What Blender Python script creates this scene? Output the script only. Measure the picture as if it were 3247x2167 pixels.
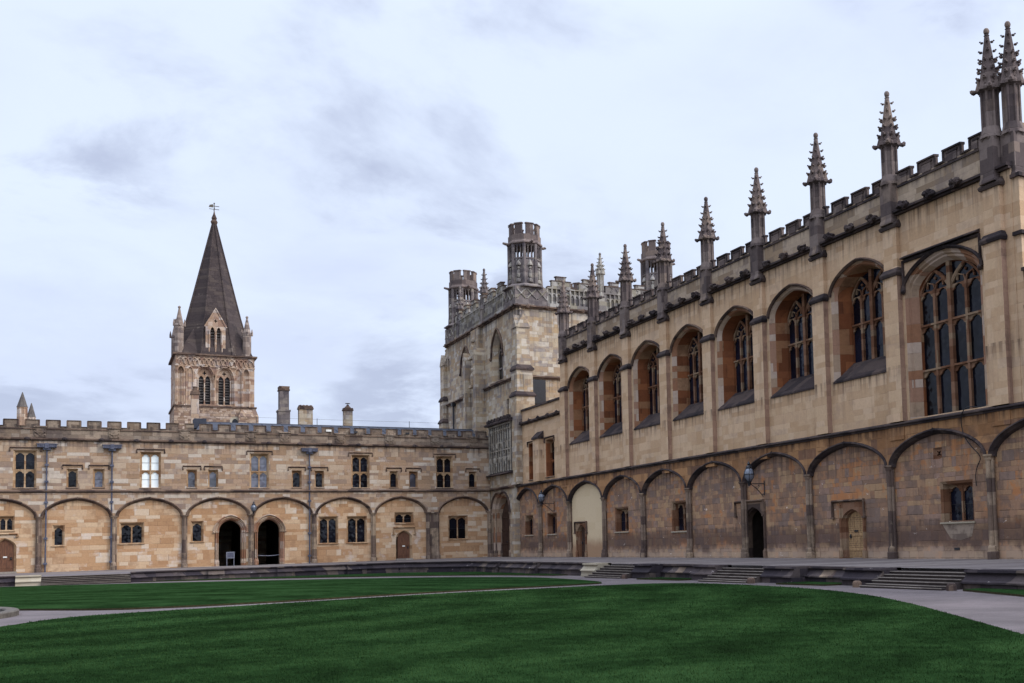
import bpy, bmesh, math, random
from mathutils import Vector, Matrix, noise as mnoise
from mathutils.geometry import tessellate_polygon
for o in list(bpy.data.objects): bpy.data.objects.remove(o)
S = bpy.context.scene
COL = S.collection
RND = random.Random(11)
PI = math.pi

# ------------------------------------------------------------------ camera
cd = bpy.data.cameras.new('camera'); cam = bpy.data.objects.new('camera', cd); COL.objects.link(cam)
cd.sensor_width = 36; cd.sensor_fit = 'HORIZONTAL'; cd.lens = 36.7665
cd.shift_x = -0.17755; cd.shift_y = 0.11907; cd.clip_start = .1; cd.clip_end = 3000
_r = Vector((0.86754, -0.496588, -0.027841)); _u = Vector((-0.011248, -0.075551, 0.997078)); _f = Vector((0.497241, 0.864692, 0.071129))
cam.matrix_world = Matrix(((_r.x, _u.x, -_f.x, -25.4946), (_r.y, _u.y, -_f.y, -73.5592), (_r.z, _u.z, -_f.z, 0.95352), (0, 0, 0, 1)))
S.camera = cam

# ------------------------------------------------------------------ sky, sun, exposure
SUN_EL, SUN_AZ = math.radians(36), math.radians(132)      # azimuth measured from +Y towards +X
S.view_settings.view_transform = 'Standard'; S.view_settings.look = 'None'
S.view_settings.exposure = 0.15; S.view_settings.gamma = 1.0
W = bpy.data.worlds.new('World'); S.world = W; W.use_nodes = True
nt = W.node_tree; nt.nodes.clear()


def nd(nt, t, inp=None, **at):
    n = nt.nodes.new(t)
    for k, v in at.items(): setattr(n, k, v)
    for k, v in (inp or {}).items():
        if isinstance(v, bpy.types.NodeSocket): nt.links.new(v, n.inputs[k])
        else: n.inputs[k].default_value = v
    return n


def mth(nt, op, a, b=None, c=None, clamp=False):
    inp = {0: a}
    if b is not None: inp[1] = b
    if c is not None: inp[2] = c
    return nd(nt, 'ShaderNodeMath', inp, operation=op, use_clamp=clamp).outputs[0]


def mixc(nt, fac, a, b, bt='MIX'):
    n = nd(nt, 'ShaderNodeMix', None, data_type='RGBA', blend_type=bt, clamp_factor=True)
    for k, v in ((0, fac), (6, a), (7, b)):
        if isinstance(v, bpy.types.NodeSocket): nt.links.new(v, n.inputs[k])
        else: n.inputs[k].default_value = (v[0], v[1], v[2], 1) if k else v
    return n.outputs[2]


def rng(nt, v, a, b, c=0., d=1., smooth=True):
    n = nd(nt, 'ShaderNodeMapRange', {0: v, 1: a, 2: b, 3: c, 4: d}, clamp=True)
    n.interpolation_type = 'SMOOTHSTEP' if smooth else 'LINEAR'
    return n.outputs[0]


def nse(nt, vec, scale, detail=4., rough=.55, dist=0.):
    return nd(nt, 'ShaderNodeTexNoise', {'Vector': vec, 'Scale': scale, 'Detail': detail, 'Roughness': rough, 'Distortion': dist}).outputs[0]


out = nd(nt, 'ShaderNodeOutputWorld')
sky = nd(nt, 'ShaderNodeTexSky', sky_type='NISHITA', sun_disc=False, sun_elevation=SUN_EL, sun_rotation=SUN_AZ, air_density=1.0, dust_density=1.5, ozone_density=2.0)
tc = nd(nt, 'ShaderNodeTexCoord')
sep = nd(nt, 'ShaderNodeSeparateXYZ', {0: tc.outputs['Generated']})
# overcast: a cloud layer seen in perspective (direction / height), lighter overhead and round the veiled sun
zc = mth(nt, 'MAXIMUM', sep.outputs[2], 0.0)
dz = mth(nt, 'ADD', zc, .22)
cv = nd(nt, 'ShaderNodeCombineXYZ', {0: mth(nt, 'DIVIDE', sep.outputs[0], dz), 1: mth(nt, 'DIVIDE', sep.outputs[1], dz), 2: 0.7}).outputs[0]
c1 = nse(nt, cv, 0.95, 6, .52, .3)
c2 = nse(nt, nd(nt, 'ShaderNodeVectorMath', {0: cv, 1: (7.3, 2.1, 4.)}, operation='ADD').outputs[0], 2.6, 8, .58, .35)
c3 = nse(nt, nd(nt, 'ShaderNodeVectorMath', {0: cv, 1: (1.7, 9.1, 2.)}, operation='ADD').outputs[0], 1.25, 7, .55, .25)
cl = mth(nt, 'ADD', mth(nt, 'MULTIPLY', c1, .65), mth(nt, 'MULTIPLY', c2, .35))
pale, mid, dark = (9.1, 10.2, 12.3), (7.8, 8.7, 11.1), (5.5, 6.15, 8.2)
ccol = mixc(nt, rng(nt, cl, .36, .60), mid, pale)
c3 = mth(nt, 'ADD', c3, mth(nt, 'MULTIPLY', rng(nt, sep.outputs[2], .05, .34, 1., 0.), .05))
lump = mth(nt, 'MULTIPLY', rng(nt, c3, .49, .64), rng(nt, c2, .40, .58))
ccol = mixc(nt, mth(nt, 'MULTIPLY', lump, .9), ccol, dark)
ccol = mixc(nt, 0.90, nd(nt, 'ShaderNodeVectorMath', {0: sky.outputs[0], 1: (1.3, 1.3, 1.3)}, operation='MULTIPLY').outputs[0], ccol)
dx = (math.cos(SUN_EL) * math.sin(SUN_AZ), math.cos(SUN_EL) * math.cos(SUN_AZ), math.sin(SUN_EL))
dot = nd(nt, 'ShaderNodeVectorMath', {0: tc.outputs['Generated'], 1: dx}, operation='DOT_PRODUCT').outputs['Value']
gain = mth(nt, 'ADD', mth(nt, 'ADD', 1.0, rng(nt, zc, .42, .95, 0., 1.6)), rng(nt, dot, .25, .97, 0., 1.7))
gain = mth(nt, 'MULTIPLY', gain, rng(nt, sep.outputs[2], -.15, .0, .12, 1.))
fin = nd(nt, 'ShaderNodeVectorMath', {0: ccol}, operation='SCALE'); nt.links.new(gain, fin.inputs['Scale'])
bg = nd(nt, 'ShaderNodeBackground', {0: fin.outputs[0], 1: 0.085})
nt.links.new(bg.outputs[0], out.inputs[0])
sl = bpy.data.lights.new('sun', 'SUN'); sl.energy = 1.5; sl.angle = math.radians(18); sl.color = (1.0, .9, .76)
so = bpy.data.objects.new('sun', sl); COL.objects.link(so)
so.rotation_euler = Vector(dx).to_track_quat('Z', 'Y').to_euler()

# ------------------------------------------------------------------ materials


def lin(h):
    h = h.lstrip('#'); v = [int(h[i:i + 2], 16) / 255 for i in (0, 2, 4)]
    return tuple(((c + .055) / 1.055) ** 2.4 if c > .04045 else c / 12.92 for c in v)


def newmat(name, rough=.9, spec=.25):
    m = bpy.data.materials.new(name); m.use_nodes = True
    b = m.node_tree.nodes['Principled BSDF']; b.inputs['Roughness'].default_value = rough
    b.inputs['Specular IOR Level'].default_value = spec
    return m, m.node_tree, b


def ramp(nt, fac, cols, const=True):
    n = nd(nt, 'ShaderNodeValToRGB', {0: fac}); cr = n.color_ramp
    cr.interpolation = 'CONSTANT' if const else 'LINEAR'
    while len(cr.elements) < len(cols): cr.elements.new(.5)
    for i, c in enumerate(cols):
        cr.elements[i].position = i / (len(cols) if const else len(cols) - 1)
        cr.elements[i].color = (*lin(c), 1)
    return n.outputs[0]


def stone(name, pal, bw=.6, bh=.28, jw=.012, joint=.7, grime=None, streak=None, stains=(), zones=(), flakes=0., rough=.92, bump=.5, contrast=1., mottle=.22, gain=(.8, .84, 1.0), drips=()):
    """coursed ashlar: every block its own colour; grime, streaks and zones are dirt in the stone"""
    m, nt, b = newmat(name, rough, .2)
    geo = nd(nt, 'ShaderNodeNewGeometry')
    P = geo.outputs['Position']
    sp = nd(nt, 'ShaderNodeSeparateXYZ', {0: P})
    warp = nse(nt, P, 1.3, 2)
    u = mth(nt, 'ADD', mth(nt, 'ADD', sp.outputs[0], sp.outputs[1]), 200.)
    v = mth(nt, 'ADD', mth(nt, 'ADD', sp.outputs[2], 20.), mth(nt, 'MULTIPLY', warp, .035))
    vb = mth(nt, 'DIVIDE', v, bh)
    vb = mth(nt, 'ADD', vb, mth(nt, 'MULTIPLY', mth(nt, 'SINE', mth(nt, 'MULTIPLY', vb, 1.7)), .28))
    row = mth(nt, 'FLOOR', vb); fv = mth(nt, 'FRACT', vb)
    wr = nd(nt, 'ShaderNodeTexWhiteNoise', {'W': row}, noise_dimensions='1D').outputs[0]
    w = mth(nt, 'MULTIPLY', mth(nt, 'ADD', .75, mth(nt, 'MULTIPLY', wr, .6)), bw)
    uu = mth(nt, 'ADD', mth(nt, 'DIVIDE', u, w), mth(nt, 'MULTIPLY', wr, 17.))
    uu = mth(nt, 'ADD', uu, mth(nt, 'MULTIPLY', mth(nt, 'SINE', mth(nt, 'ADD', mth(nt, 'MULTIPLY', uu, 2.3), row)), .3))
    colm = mth(nt, 'FLOOR', uu); fu = mth(nt, 'FRACT', uu)
    idv = nd(nt, 'ShaderNodeCombineXYZ', {0: row, 1: colm, 2: 3.7}).outputs[0]
    wn = nd(nt, 'ShaderNodeTexWhiteNoise', {'Vector': idv}, noise_dimensions='3D')
    pc = ramp(nt, wn.outputs[0], pal)
    avg = [sum(lin(p)[i] for p in pal) / len(pal) for i in range(3)]
    if contrast < 1: pc = mixc(nt, contrast, avg, pc)
    g1 = nse(nt, P, 9., 5, .65); g2 = nse(nt, P, 48., 3, .7)
    g = mth(nt, 'ADD', mth(nt, 'MULTIPLY', g1, .6), mth(nt, 'MULTIPLY', g2, .4))
    vv = mth(nt, 'ADD', 1., mth(nt, 'MULTIPLY', mth(nt, 'SUBTRACT', g, .5), mottle * 4))
    c = mixc(nt, 1., pc, nd(nt, 'ShaderNodeCombineXYZ', {0: vv, 1: vv, 2: vv}).outputs[0], 'MULTIPLY')
    big = nse(nt, P, .45, 5, .6)
    med = nse(nt, P, 2.2, 6, .62)
    for (hexc, lo, hi, amt) in stains:
        s = mth(nt, 'ADD', mth(nt, 'MULTIPLY', big, .55), mth(nt, 'MULTIPLY', med, .45))
        s = mth(nt, 'ADD', s, mth(nt, 'MULTIPLY', mth(nt, 'SUBTRACT', wn.outputs[0], .5), .10))
        if lo > hi: s2 = rng(nt, s, hi, lo, 1., 0.)
        else: s2 = rng(nt, s, lo, hi)
        c = mixc(nt, mth(nt, 'MULTIPLY', s2, amt), c, lin(hexc))
    if streak:
        sv = nd(nt, 'ShaderNodeVectorMath', {0: P, 1: (3.2, 3.2, .22)}, operation='MULTIPLY').outputs[0]
        st = nse(nt, sv, 1., 4, .6)
        c = mixc(nt, mth(nt, 'MULTIPLY', rng(nt, st, .52, .72), streak[1]), c, lin(streak[0]))
    for (hexc, z0, z1, z2, z3, amt) in zones:       # dirt or salt band between heights, ragged edge
        zz = mth(nt, 'ADD', sp.outputs[2], mth(nt, 'MULTIPLY', mth(nt, 'SUBTRACT', med, .5), .55))
        zz = mth(nt, 'ADD', zz, mth(nt, 'MULTIPLY', mth(nt, 'SUBTRACT', big, .5), .8))
        a = mth(nt, 'MULTIPLY', rng(nt, zz, z0, z1), rng(nt, zz, z2, z3, 1., 0.))
        c = mixc(nt, mth(nt, 'MULTIPLY', a, amt), c, lin(hexc))
    if drips:                                        # rain streaks below the ledges
        dv = nd(nt, 'ShaderNodeVectorMath', {0: P, 1: (4.5, 4.5, .16)}, operation='MULTIPLY').outputs[0]
        ds = rng(nt, nse(nt, dv, 1., 5, .65), .43, .66)
        for (zt, L, hexc, amt) in drips:
            a = mth(nt, 'MULTIPLY', rng(nt, sp.outputs[2], zt - L, zt), mth(nt, 'LESS_THAN', sp.outputs[2], zt + .05))
            c = mixc(nt, mth(nt, 'MULTIPLY', mth(nt, 'MULTIPLY', a, ds), amt), c, lin(hexc))
    if flakes > 0:
        fl = nse(nt, nd(nt, 'ShaderNodeVectorMath', {0: P, 1: (1., 1., 1.9)}, operation='MULTIPLY').outputs[0], 1.9, 9, .72)
        a = rng(nt, fl, .635, .66)
        c = mixc(nt, mth(nt, 'MULTIPLY', a, flakes), c, lin('#d6cdbd'))
    if grime:
        gg = nse(nt, P, grime[3] if len(grime) > 3 else 1.6, 7, .68)
        c = mixc(nt, mth(nt, 'MULTIPLY', rng(nt, gg, grime[1], grime[1] + .16), grime[2]), c, lin(grime[0]))
    ju = mth(nt, 'MULTIPLY', mth(nt, 'MINIMUM', fu, mth(nt, 'SUBTRACT', 1., fu)), w)
    jv = mth(nt, 'MULTIPLY', mth(nt, 'MINIMUM', fv, mth(nt, 'SUBTRACT', 1., fv)), bh)
    j = rng(nt, mth(nt, 'MINIMUM', ju, jv), jw * .4, jw * 1.5, 1., 0.)
    j = mth(nt, 'MULTIPLY', j, rng(nt, med, .38, .6))
    c = mixc(nt, mth(nt, 'MULTIPLY', j, joint), c, tuple(x * .38 for x in avg))
    c = mixc(nt, 1., c, gain, 'MULTIPLY')
    nt.links.new(c, b.inputs['Base Color'])
    h = mth(nt, 'ADD', mth(nt, 'MULTIPLY', g, .6), mth(nt, 'MULTIPLY', wn.outputs[0], .25))
    h = mth(nt, 'SUBTRACT', h, mth(nt, 'MULTIPLY', j, .7))
    bp = nd(nt, 'ShaderNodeBump', {'Strength': bump, 'Distance': .03, 'Height': h})
    nt.links.new(bp.outputs[0], b.inputs['Normal'])
    return m


def plain(name, hexc, rough=.7, spec=.3, var=.25, scale=14., metal=0., bump=.2, hex2=None, vscale=(1, 1, 1)):
    m, nt, b = newmat(name, rough, spec); b.inputs['Metallic'].default_value = metal
    geo = nd(nt, 'ShaderNodeNewGeometry')
    P = nd(nt, 'ShaderNodeVectorMath', {0: geo.outputs['Position'], 1: vscale}, operation='MULTIPLY').outputs[0]
    n1 = nse(nt, P, scale, 5, .65)
    a = lin(hexc); c2 = lin(hex2) if hex2 else tuple(x * (1 - var) for x in a)
    hi = a if hex2 else tuple(min(1, x * (1 + var)) for x in a)
    c = mixc(nt, rng(nt, n1, .35, .65), c2, hi)
    nt.links.new(c, b.inputs['Base Color'])
    bp = nd(nt, 'ShaderNodeBump', {'Strength': bump, 'Distance': .02, 'Height': n1}); nt.links.new(bp.outputs[0], b.inputs['Normal'])
    return m


MAT = {}
MAT['east'] = stone('east_ashlar', ['#c9a578', '#b98f60', '#d6b88c', '#a67d52', '#c29b6c', '#9a7a5a', '#cdaa7c', '#b58a5c', '#dcc299', '#bd9468'], .52, .235, .01, .45,
                    stains=[('#dac4a2', .56, .68, .5), ('#8d7460', .47, .38, .45)], grime=('#6f5a4a', .60, .45, .9), mottle=.2, gain=(0.67, 0.75, 1.02), contrast=0.78, drips=[(7.9, .9, '#5c4b3e', .75), (4.75, .4, '#5a483a', .6), (6.0, .4, '#6b5748', .3)])
MAT['east_arch'] = stone('east_arch_infill', ['#cfa877', '#bf9260', '#dab98a', '#ad7f50', '#c79f70', '#d2b083', '#b98b5b', '#e0c8a0'], .6, .26, .01, .4,
                         stains=[('#e2d2b6', .55, .66, .6), ('#97724f', .46, .37, .5)], flakes=0.35, grime=('#77604c', .61, .5, 1.1), mottle=.22, gain=(0.76, 0.77, 0.91), contrast=0.7, drips=[(4.3, .9, '#6a5544', .6)])
MAT['parapet_e'] = stone('east_parapet', ['#9a8468', '#877159', '#a89072', '#75634f', '#928068', '#80694f'], .6, .27, .012, .5,
                         stains=[('#57493f', .5, .64, .75)], grime=('#3d3430', .52, .6, 1.3), mottle=.25, contrast=0.7, drips=[(8.8, .5, '#2f2925', .7)])
MAT['hall'] = stone('hall_ashlar', ['#c3a986', '#b99d7a', '#cab08e', '#b39672', '#bea381', '#c8b090'], .7, .30, .008, .22, contrast=.75,
                    stains=[('#a08a74', .52, .68, .55), ('#cfb795', .46, .36, .4)], streak=('#87705c', .28), grime=('#8b745d', .63, .3, .7), mottle=.16, bump=.3, gain=(0.98, 0.92, 0.93), drips=[(12.6, 1.3, '#54463c', .85), (6.95, .8, '#5c4c3f', .9), (10.4, .7, '#67564a', .6)])
MAT['hall_low'] = stone('hall_lower_stone', ['#8d745b', '#7d6550', '#99805f', '#74604f', '#94785a', '#857061', '#8b6f56', '#8c6a4c', '#7a6a5e'], .44, .23, .011, .45,
                        stains=[('#66594f', .5, .60, .7), ('#a36f42', .455, .395, .72)], streak=('#54463e', .3), flakes=.75, grime=('#4b3f3a', .6, .55, 1.1),
                        zones=[('#4a3c35', .25, .7, .95, 1.5, .7), ('#a3937c', -.6, -.3, .12, .62, .62)], mottle=.24, bump=.6, gain=(1.22, 1.13, 1.15), contrast=0.75, drips=[(4.4, 1.6, '#3f3430', .8), (1.35, .5, '#3a302b', .6)])
MAT['hall_side_shade'] = stone('shaded_stained_hall_stone', ['#8a7360', '#806a58', '#947c66'], .7, .30, .008, .22, contrast=.75, stains=[('#5f4e44', .5, .64, .6)], streak=('#54463d', .5), mottle=.2, gain=(1.3, 1.2, 1.2))  # darker hall stone: corner shade put into the colour, plus rain stains
MAT['spandrel'] = stone('spandrel_stone', ['#9c7850', '#8b6844', '#a98358', '#7d6048', '#94714c'], .7, .34, .01, .3,
                        stains=[('#66503f', .5, .64, .7)], streak=('#b0926c', .3), grime=('#4b3c32', .57, .6, 1.2), mottle=.22, gain=(0.92, 0.85, 0.9), drips=[(4.78, .5, '#3a2e28', .85)])
MAT['pale_render'] = stone('pale_limewash', ['#d2c1a0', '#cdbb99', '#d6c6a6'], 1.2, .5, .006, .05, contrast=.5, zones=[('#96755a', -.5, -.2, .55, 1.3, .8)], mottle=.1, bump=.2, gain=(0.92, 0.86, 0.82))
MAT['lime_patch'] = stone('lime_patch', ['#a8957c', '#9c8970', '#b09d84'], 1., .5, .006, .05, contrast=.6, stains=[('#6d5c4e', .5, .6, .8)], mottle=.16, bump=.2, gain=(.7, .7, .78))
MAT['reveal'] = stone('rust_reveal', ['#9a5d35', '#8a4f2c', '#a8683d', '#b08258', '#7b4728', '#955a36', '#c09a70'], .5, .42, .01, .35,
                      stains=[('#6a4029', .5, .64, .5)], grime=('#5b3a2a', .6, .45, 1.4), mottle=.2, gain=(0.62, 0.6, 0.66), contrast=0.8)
MAT['mould'] = stone('window_moulding', ['#b59877', '#a98b69', '#a2795a', '#bda284', '#986a48'], .5, .42, .01, .3, grime=('#6e5848', .56, .5, 1.5), mottle=.2)
MAT['frame'] = stone('mullion_stone', ['#b58f63', '#a57e54', '#c09c70', '#9a7049'], .4, .3, .01, .2, grime=('#6b5341', .58, .4, 2.), mottle=.2, gain=(0.74, 0.8, 0.98))
MAT['frame_red'] = stone('rust_mullion_stone', ['#8f6242', '#7f5336', '#9b7050', '#a88662'], .4, .3, .01, .2, grime=('#5a4031', .56, .5, 2.), mottle=.22, gain=(0.62, 0.68, 0.82))
MAT['sooty'] = stone('sooty_stone', ['#4c423c', '#443a36', '#574b42', '#3b3330', '#5f5147'], .6, .5, .01, .25, stains=[('#2c2727', .5, .62, .7)], grime=('#857a6a', .63, .5, 2.6), mottle=.28, bump=.6, gain=(0.72, 0.7, 0.78))
MAT['sooty_brown'] = stone('sooty_brown_stone', ['#5e4d40', '#544438', '#6d5a49', '#493c34', '#776350'], .6, .5, .01, .25, stains=[('#3a302b', .5, .64, .65)], grime=('#998972', .62, .5, 2.4), mottle=.28, bump=.6, gain=(0.9, 0.88, 0.95))
MAT['shaft'] = stone('wall_shaft_stone', ['#7b6a58', '#6d5c4c', '#8c7a64', '#5c4d42', '#9a866b'], .4, .6, .012, .4, stains=[('#463b35', .48, .62, .7)], grime=('#b7a98d', .62, .5, 2.2), mottle=.28, gain=(1.0, .98, 1.05))
MAT['pinnacle'] = stone('pinnacle_stone', ['#7a6c60', '#6c5f56', '#85776a', '#62564e', '#8b7a68'], .5, .5, .01, .3, stains=[('#443c3a', .5, .64, .6)], grime=('#3b3433', .57, .6, 2.), streak=('#40393a', .35), mottle=.25, gain=(0.76, 0.74, 0.81))
MAT['parapet_h'] = stone('hall_parapet_stone', ['#b39e7f', '#a8906f', '#bda88a', '#9b8568', '#c4ae8e'], .7, .28, .01, .3, stains=[('#8a7b6c', .5, .64, .7)], grime=('#6e6053', .6, .5, 1.1), mottle=.2, gain=(0.74, 0.73, 0.8), drips=[(13.7, .6, '#4d4540', .8)])
MAT['tower'] = stone('tower_ashlar', ['#c6b18c', '#b09066', '#d4c4a6', '#a2835e', '#bba27a', '#c9b592', '#95816a', '#b9945f'], .52, .26, .012, .4,
                     stains=[('#8b8076', .49, .63, .7), ('#cfc3ad', .44, .36, .5)], streak=('#6d635c', .35), grime=('#5b524d', .6, .5, .9), mottle=.2, gain=(0.78, 0.83, 0.99), contrast=0.6, drips=[(17.5, 2.4, '#4c4643', .85), (12.55, 1.8, '#4f4945', .85), (9.4, .5, '#4c4643', .6)])
MAT['turret'] = stone('turret_stone', ['#7c7065', '#6e635a', '#8a7d6f', '#655a53', '#958772'], .5, .32, .01, .35, stains=[('#4d4645', .5, .62, .7)], streak=('#453f40', .35), grime=('#a6957a', .64, .4, 1.6), mottle=.24, gain=(0.8, 0.82, 0.95), contrast=0.7)
MAT['openwork'] = stone('openwork_stone', ['#b7a98e', '#a69779', '#c2b59c', '#8f8270'], .6, .4, .01, .2, stains=[('#7a6f66', .5, .62, .6)], grime=('#5b534d', .6, .5, 2.), mottle=.25, gain=(.62, .66, .8))
MAT['panel_rib'] = stone('niche_panel_stone', ['#a89a80', '#97886f', '#b5a88e'], .4, .4, .01, .2, stains=[('#6c635a', .5, .62, .6)], mottle=.25)
MAT['cath'] = stone('cathedral_ashlar', ['#b8966e', '#a7845f', '#c6a882', '#997556', '#b08d68', '#cdb593'], .6, .34, .014, .35, stains=[('#8a7262', .5, .64, .55), ('#d3c0a0', .45, .37, .4)], grime=('#6c594d', .6, .45, .9), mottle=.2, gain=(0.76, 0.82, 1.05), drips=[(21.2, 1.2, '#5a4c43', .7)])
MAT['cath_rubble'] = stone('cathedral_rubble', ['#a98a66', '#947454', '#b89a76', '#876a50', '#c2a683'], .34, .2, .022, .6, stains=[('#7c6655', .5, .62, .5)], mottle=.3, bump=.8, gain=(0.76, 0.82, 1.05))
MAT['cath_grey'] = stone('cathedral_grey_stone', ['#97836d', '#88745f', '#a6927a', '#7a6959'], .5, .34, .014, .3, stains=[('#5f534b', .5, .64, .6)], mottle=.2)
MAT['spire'] = stone('spire_stone', ['#57493f', '#4d4039', '#5f5147', '#463a35', '#665748'], .7, .33, .02, .5, stains=[('#8b7a66', .60, .68, .75), ('#352d2c', .47, .38, .5)], grime=('#332c2c', .56, .5, .6), mottle=.22, gain=(0.58, 0.6, 0.7), contrast=.5)
MAT['terrace_wall'] = stone('terrace_wall_stone', ['#4a4240', '#3c3535', '#574d47', '#332d2f', '#463d3a', '#665a4e'], .75, .30, .016, .6, stains=[('#2a2628', .5, .62, .6)], flakes=.55, grime=('#8b8069', .645, .6, 1.8), mottle=.3, bump=.8, gain=(0.85, 0.83, 0.9))
MAT['fresh'] = stone('fresh_limestone', ['#d8c8a4', '#cfbd98', '#ddcfae'], .8, .4, .01, .1, contrast=.7, grime=('#8a7a63', .6, .45, 2.), mottle=.15, gain=(0.5, 0.51, 0.58))
MAT['paving'] = stone('terrace_paving', ['#8b837d', '#7d756f', '#968e86', '#857c74'], .9, 5., .01, .1, stains=[('#6d6560', .5, .64, .5)], mottle=.2, bump=.4, gain=(0.62, 0.6, 0.62))
MAT['step'] = stone('step_stone', ['#5c5148', '#50463f', '#665a4f'], 1.2, 3., .01, .2, stains=[('#3e3632', .5, .62, .6)], mottle=.3, gain=(0.55, 0.54, 0.6))
MAT['nosing'] = stone('step_nosing', ['#a69a88', '#9a8e7c', '#b1a592'], 1.2, 3., .01, .2, stains=[('#7a6e60', .5, .62, .6)], mottle=.3, gain=(0.75, 0.76, 0.82))
MAT['lead'] = plain('lead_sheet', '#3f4149', .8, .2, hex2='#2e3037', scale=1.8)
MAT['slate'] = plain('roof_slate', '#5e5750', .8, .3, hex2='#463f3b', scale=3.)
MAT['oak'] = plain('old_oak_door', '#6f4a34', .75, .3, hex2='#553728', scale=6., vscale=(3, 3, .4))
MAT['dark_oak'] = plain('dark_oak_door', '#4a3428', .75, .3, hex2='#35241c', scale=6., vscale=(3, 3, .4))
MAT['pale_oak'] = plain('bleached_oak_door', '#b08f66', .8, .2, hex2='#8e7052', scale=7., vscale=(3, 3, .5))
MAT['iron'] = plain('black_iron', '#14141a', .5, .5, var=.4)
MAT['pipe'] = plain('painted_lead_pipe', '#565763', .6, .3, hex2='#414250', scale=4.)
MAT['white'] = plain('white_paint', '#d9d6cc', .6, .3, var=.06)
MAT['blind'] = plain('white_blind', '#e9eee9', .8, .2, var=.03, scale=2.)
MAT['lampglass'] = plain('lamp_glass', '#6d727c', .15, .6, var=.15)
MAT['cable'] = plain('black_rubber_cable', '#0e0d12', .6, .4, var=.3)
MAT['grey'] = plain('grey_board', '#6a6b73', .6, .3, var=.1)
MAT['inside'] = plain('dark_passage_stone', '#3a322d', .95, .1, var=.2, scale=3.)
MAT['curtain'] = plain('pale_curtain', '#8f8f98', .9, .1, var=.15)
MAT['gold'] = plain('tarnished_gilt', '#4a3f2c', .5, .5, var=.2)
MAT['water'] = plain('pond_water', '#10181a', .08, .6, var=.2)
MAT['flowerbed'] = plain('pond_kerb_stone', '#5f584f', .85, .2, hex2='#4a433c', scale=6.)


def glassmat(name, hexc, rough=.12, spec=.4):
    m, nt, b = newmat(name, rough, spec)
    geo = nd(nt, 'ShaderNodeNewGeometry'); P = geo.outputs['Position']
    n1 = nse(nt, P, 1.1, 2); a = lin(hexc)
    nt.links.new(mixc(nt, rng(nt, n1, .4, .6), tuple(x * .55 for x in a), tuple(x * 1.5 for x in a)), b.inputs['Base Color'])
    # old quarry panes: each diamond tilted a touch
    sp = nd(nt, 'ShaderNodeSeparateXYZ', {0: P}); u = mth(nt, 'ADD', sp.outputs[0], sp.outputs[1])
    p = mth(nt, 'FLOOR', mth(nt, 'MULTIPLY', mth(nt, 'ADD', u, sp.outputs[2]), 5.5)); q = mth(nt, 'FLOOR', mth(nt, 'MULTIPLY', mth(nt, 'SUBTRACT', u, sp.outputs[2]), 5.5))
    wn = nd(nt, 'ShaderNodeTexWhiteNoise', {'Vector': nd(nt, 'ShaderNodeCombineXYZ', {0: p, 1: q}).outputs[0]}, noise_dimensions='3D').outputs['Color']
    nv = nd(nt, 'ShaderNodeVectorMath', {0: nd(nt, 'ShaderNodeVectorMath', {0: wn, 1: (.5, .5, .5)}, operation='SUBTRACT').outputs[0], 1: (.10, .10, .10)}, operation='MULTIPLY').outputs[0]
    nn = nd(nt, 'ShaderNodeVectorMath', {0: nd(nt, 'ShaderNodeVectorMath', {0: geo.outputs['Normal'], 1: nv}, operation='ADD').outputs[0]}, operation='NORMALIZE').outputs[0]
    nt.links.new(nn, b.inputs['Normal'])
    return m


MAT['glass'] = glassmat('dark_leaded_glass', '#0d0e15', .12, .22)
MAT['glass_blue'] = glassmat('blue_leaded_glass', '#10131f', .12, .22)
MAT['glass_pale'] = glassmat('painted_reflection_glass', '#4c4c55', .1, .6)  # sky reflection painted into the paler grey base colour


def lawnmat(name, cols=('#142110', '#1e3219', '#2c4324')):
    m, nt, b = newmat(name, 1., .0)
    geo = nd(nt, 'ShaderNodeNewGeometry'); P = geo.outputs['Position']
    a = nse(nt, P, .35, 4, .6); c_ = nse(nt, P, 3.0, 5, .65); d = nse(nt, P, 60., 3, .7)
    sp = nd(nt, 'ShaderNodeSeparateXYZ', {0: P})
    rad = nd(nt, 'ShaderNodeVectorMath', {0: P, 1: (-31., -40., 0.)}, operation='DISTANCE').outputs['Value']
    stripe = mth(nt, 'SINE', mth(nt, 'MULTIPLY', mth(nt, 'ADD', rad, mth(nt, 'MULTIPLY', a, 1.2)), 2.6))
    f = mth(nt, 'ADD', mth(nt, 'ADD', mth(nt, 'MULTIPLY', a, .35), mth(nt, 'MULTIPLY', c_, .35)), mth(nt, 'MULTIPLY', d, .3))
    f = mth(nt, 'ADD', f, mth(nt, 'MULTIPLY', stripe, .032))
    c = ramp(nt, rng(nt, f, .36, .64), list(cols), False)
    nt.links.new(c, b.inputs['Base Color'])
    bp = nd(nt, 'ShaderNodeBump', {'Strength': .9, 'Distance': .03, 'Height': mth(nt, 'ADD', d, c_)}); nt.links.new(bp.outputs[0], b.inputs['Normal'])
    return m


def gravelmat():
    m, nt, b = newmat('pale_gravel', .95, .15)
    geo = nd(nt, 'ShaderNodeNewGeometry'); P = geo.outputs['Position']
    a = nse(nt, P, .6, 5, .6); d = nse(nt, P, 75., 3, .75)
    f = mth(nt, 'ADD', mth(nt, 'MULTIPLY', a, .45), mth(nt, 'MULTIPLY', d, .55))
    c = ramp(nt, rng(nt, f, .33, .67), ['#524b4a', '#625a59', '#726867'], False)
    nt.links.new(c, b.inputs['Base Color'])
    bp = nd(nt, 'ShaderNodeBump', {'Strength': .6, 'Distance': .02, 'Height': d}); nt.links.new(bp.outputs[0], b.inputs['Normal'])
    return m


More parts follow.
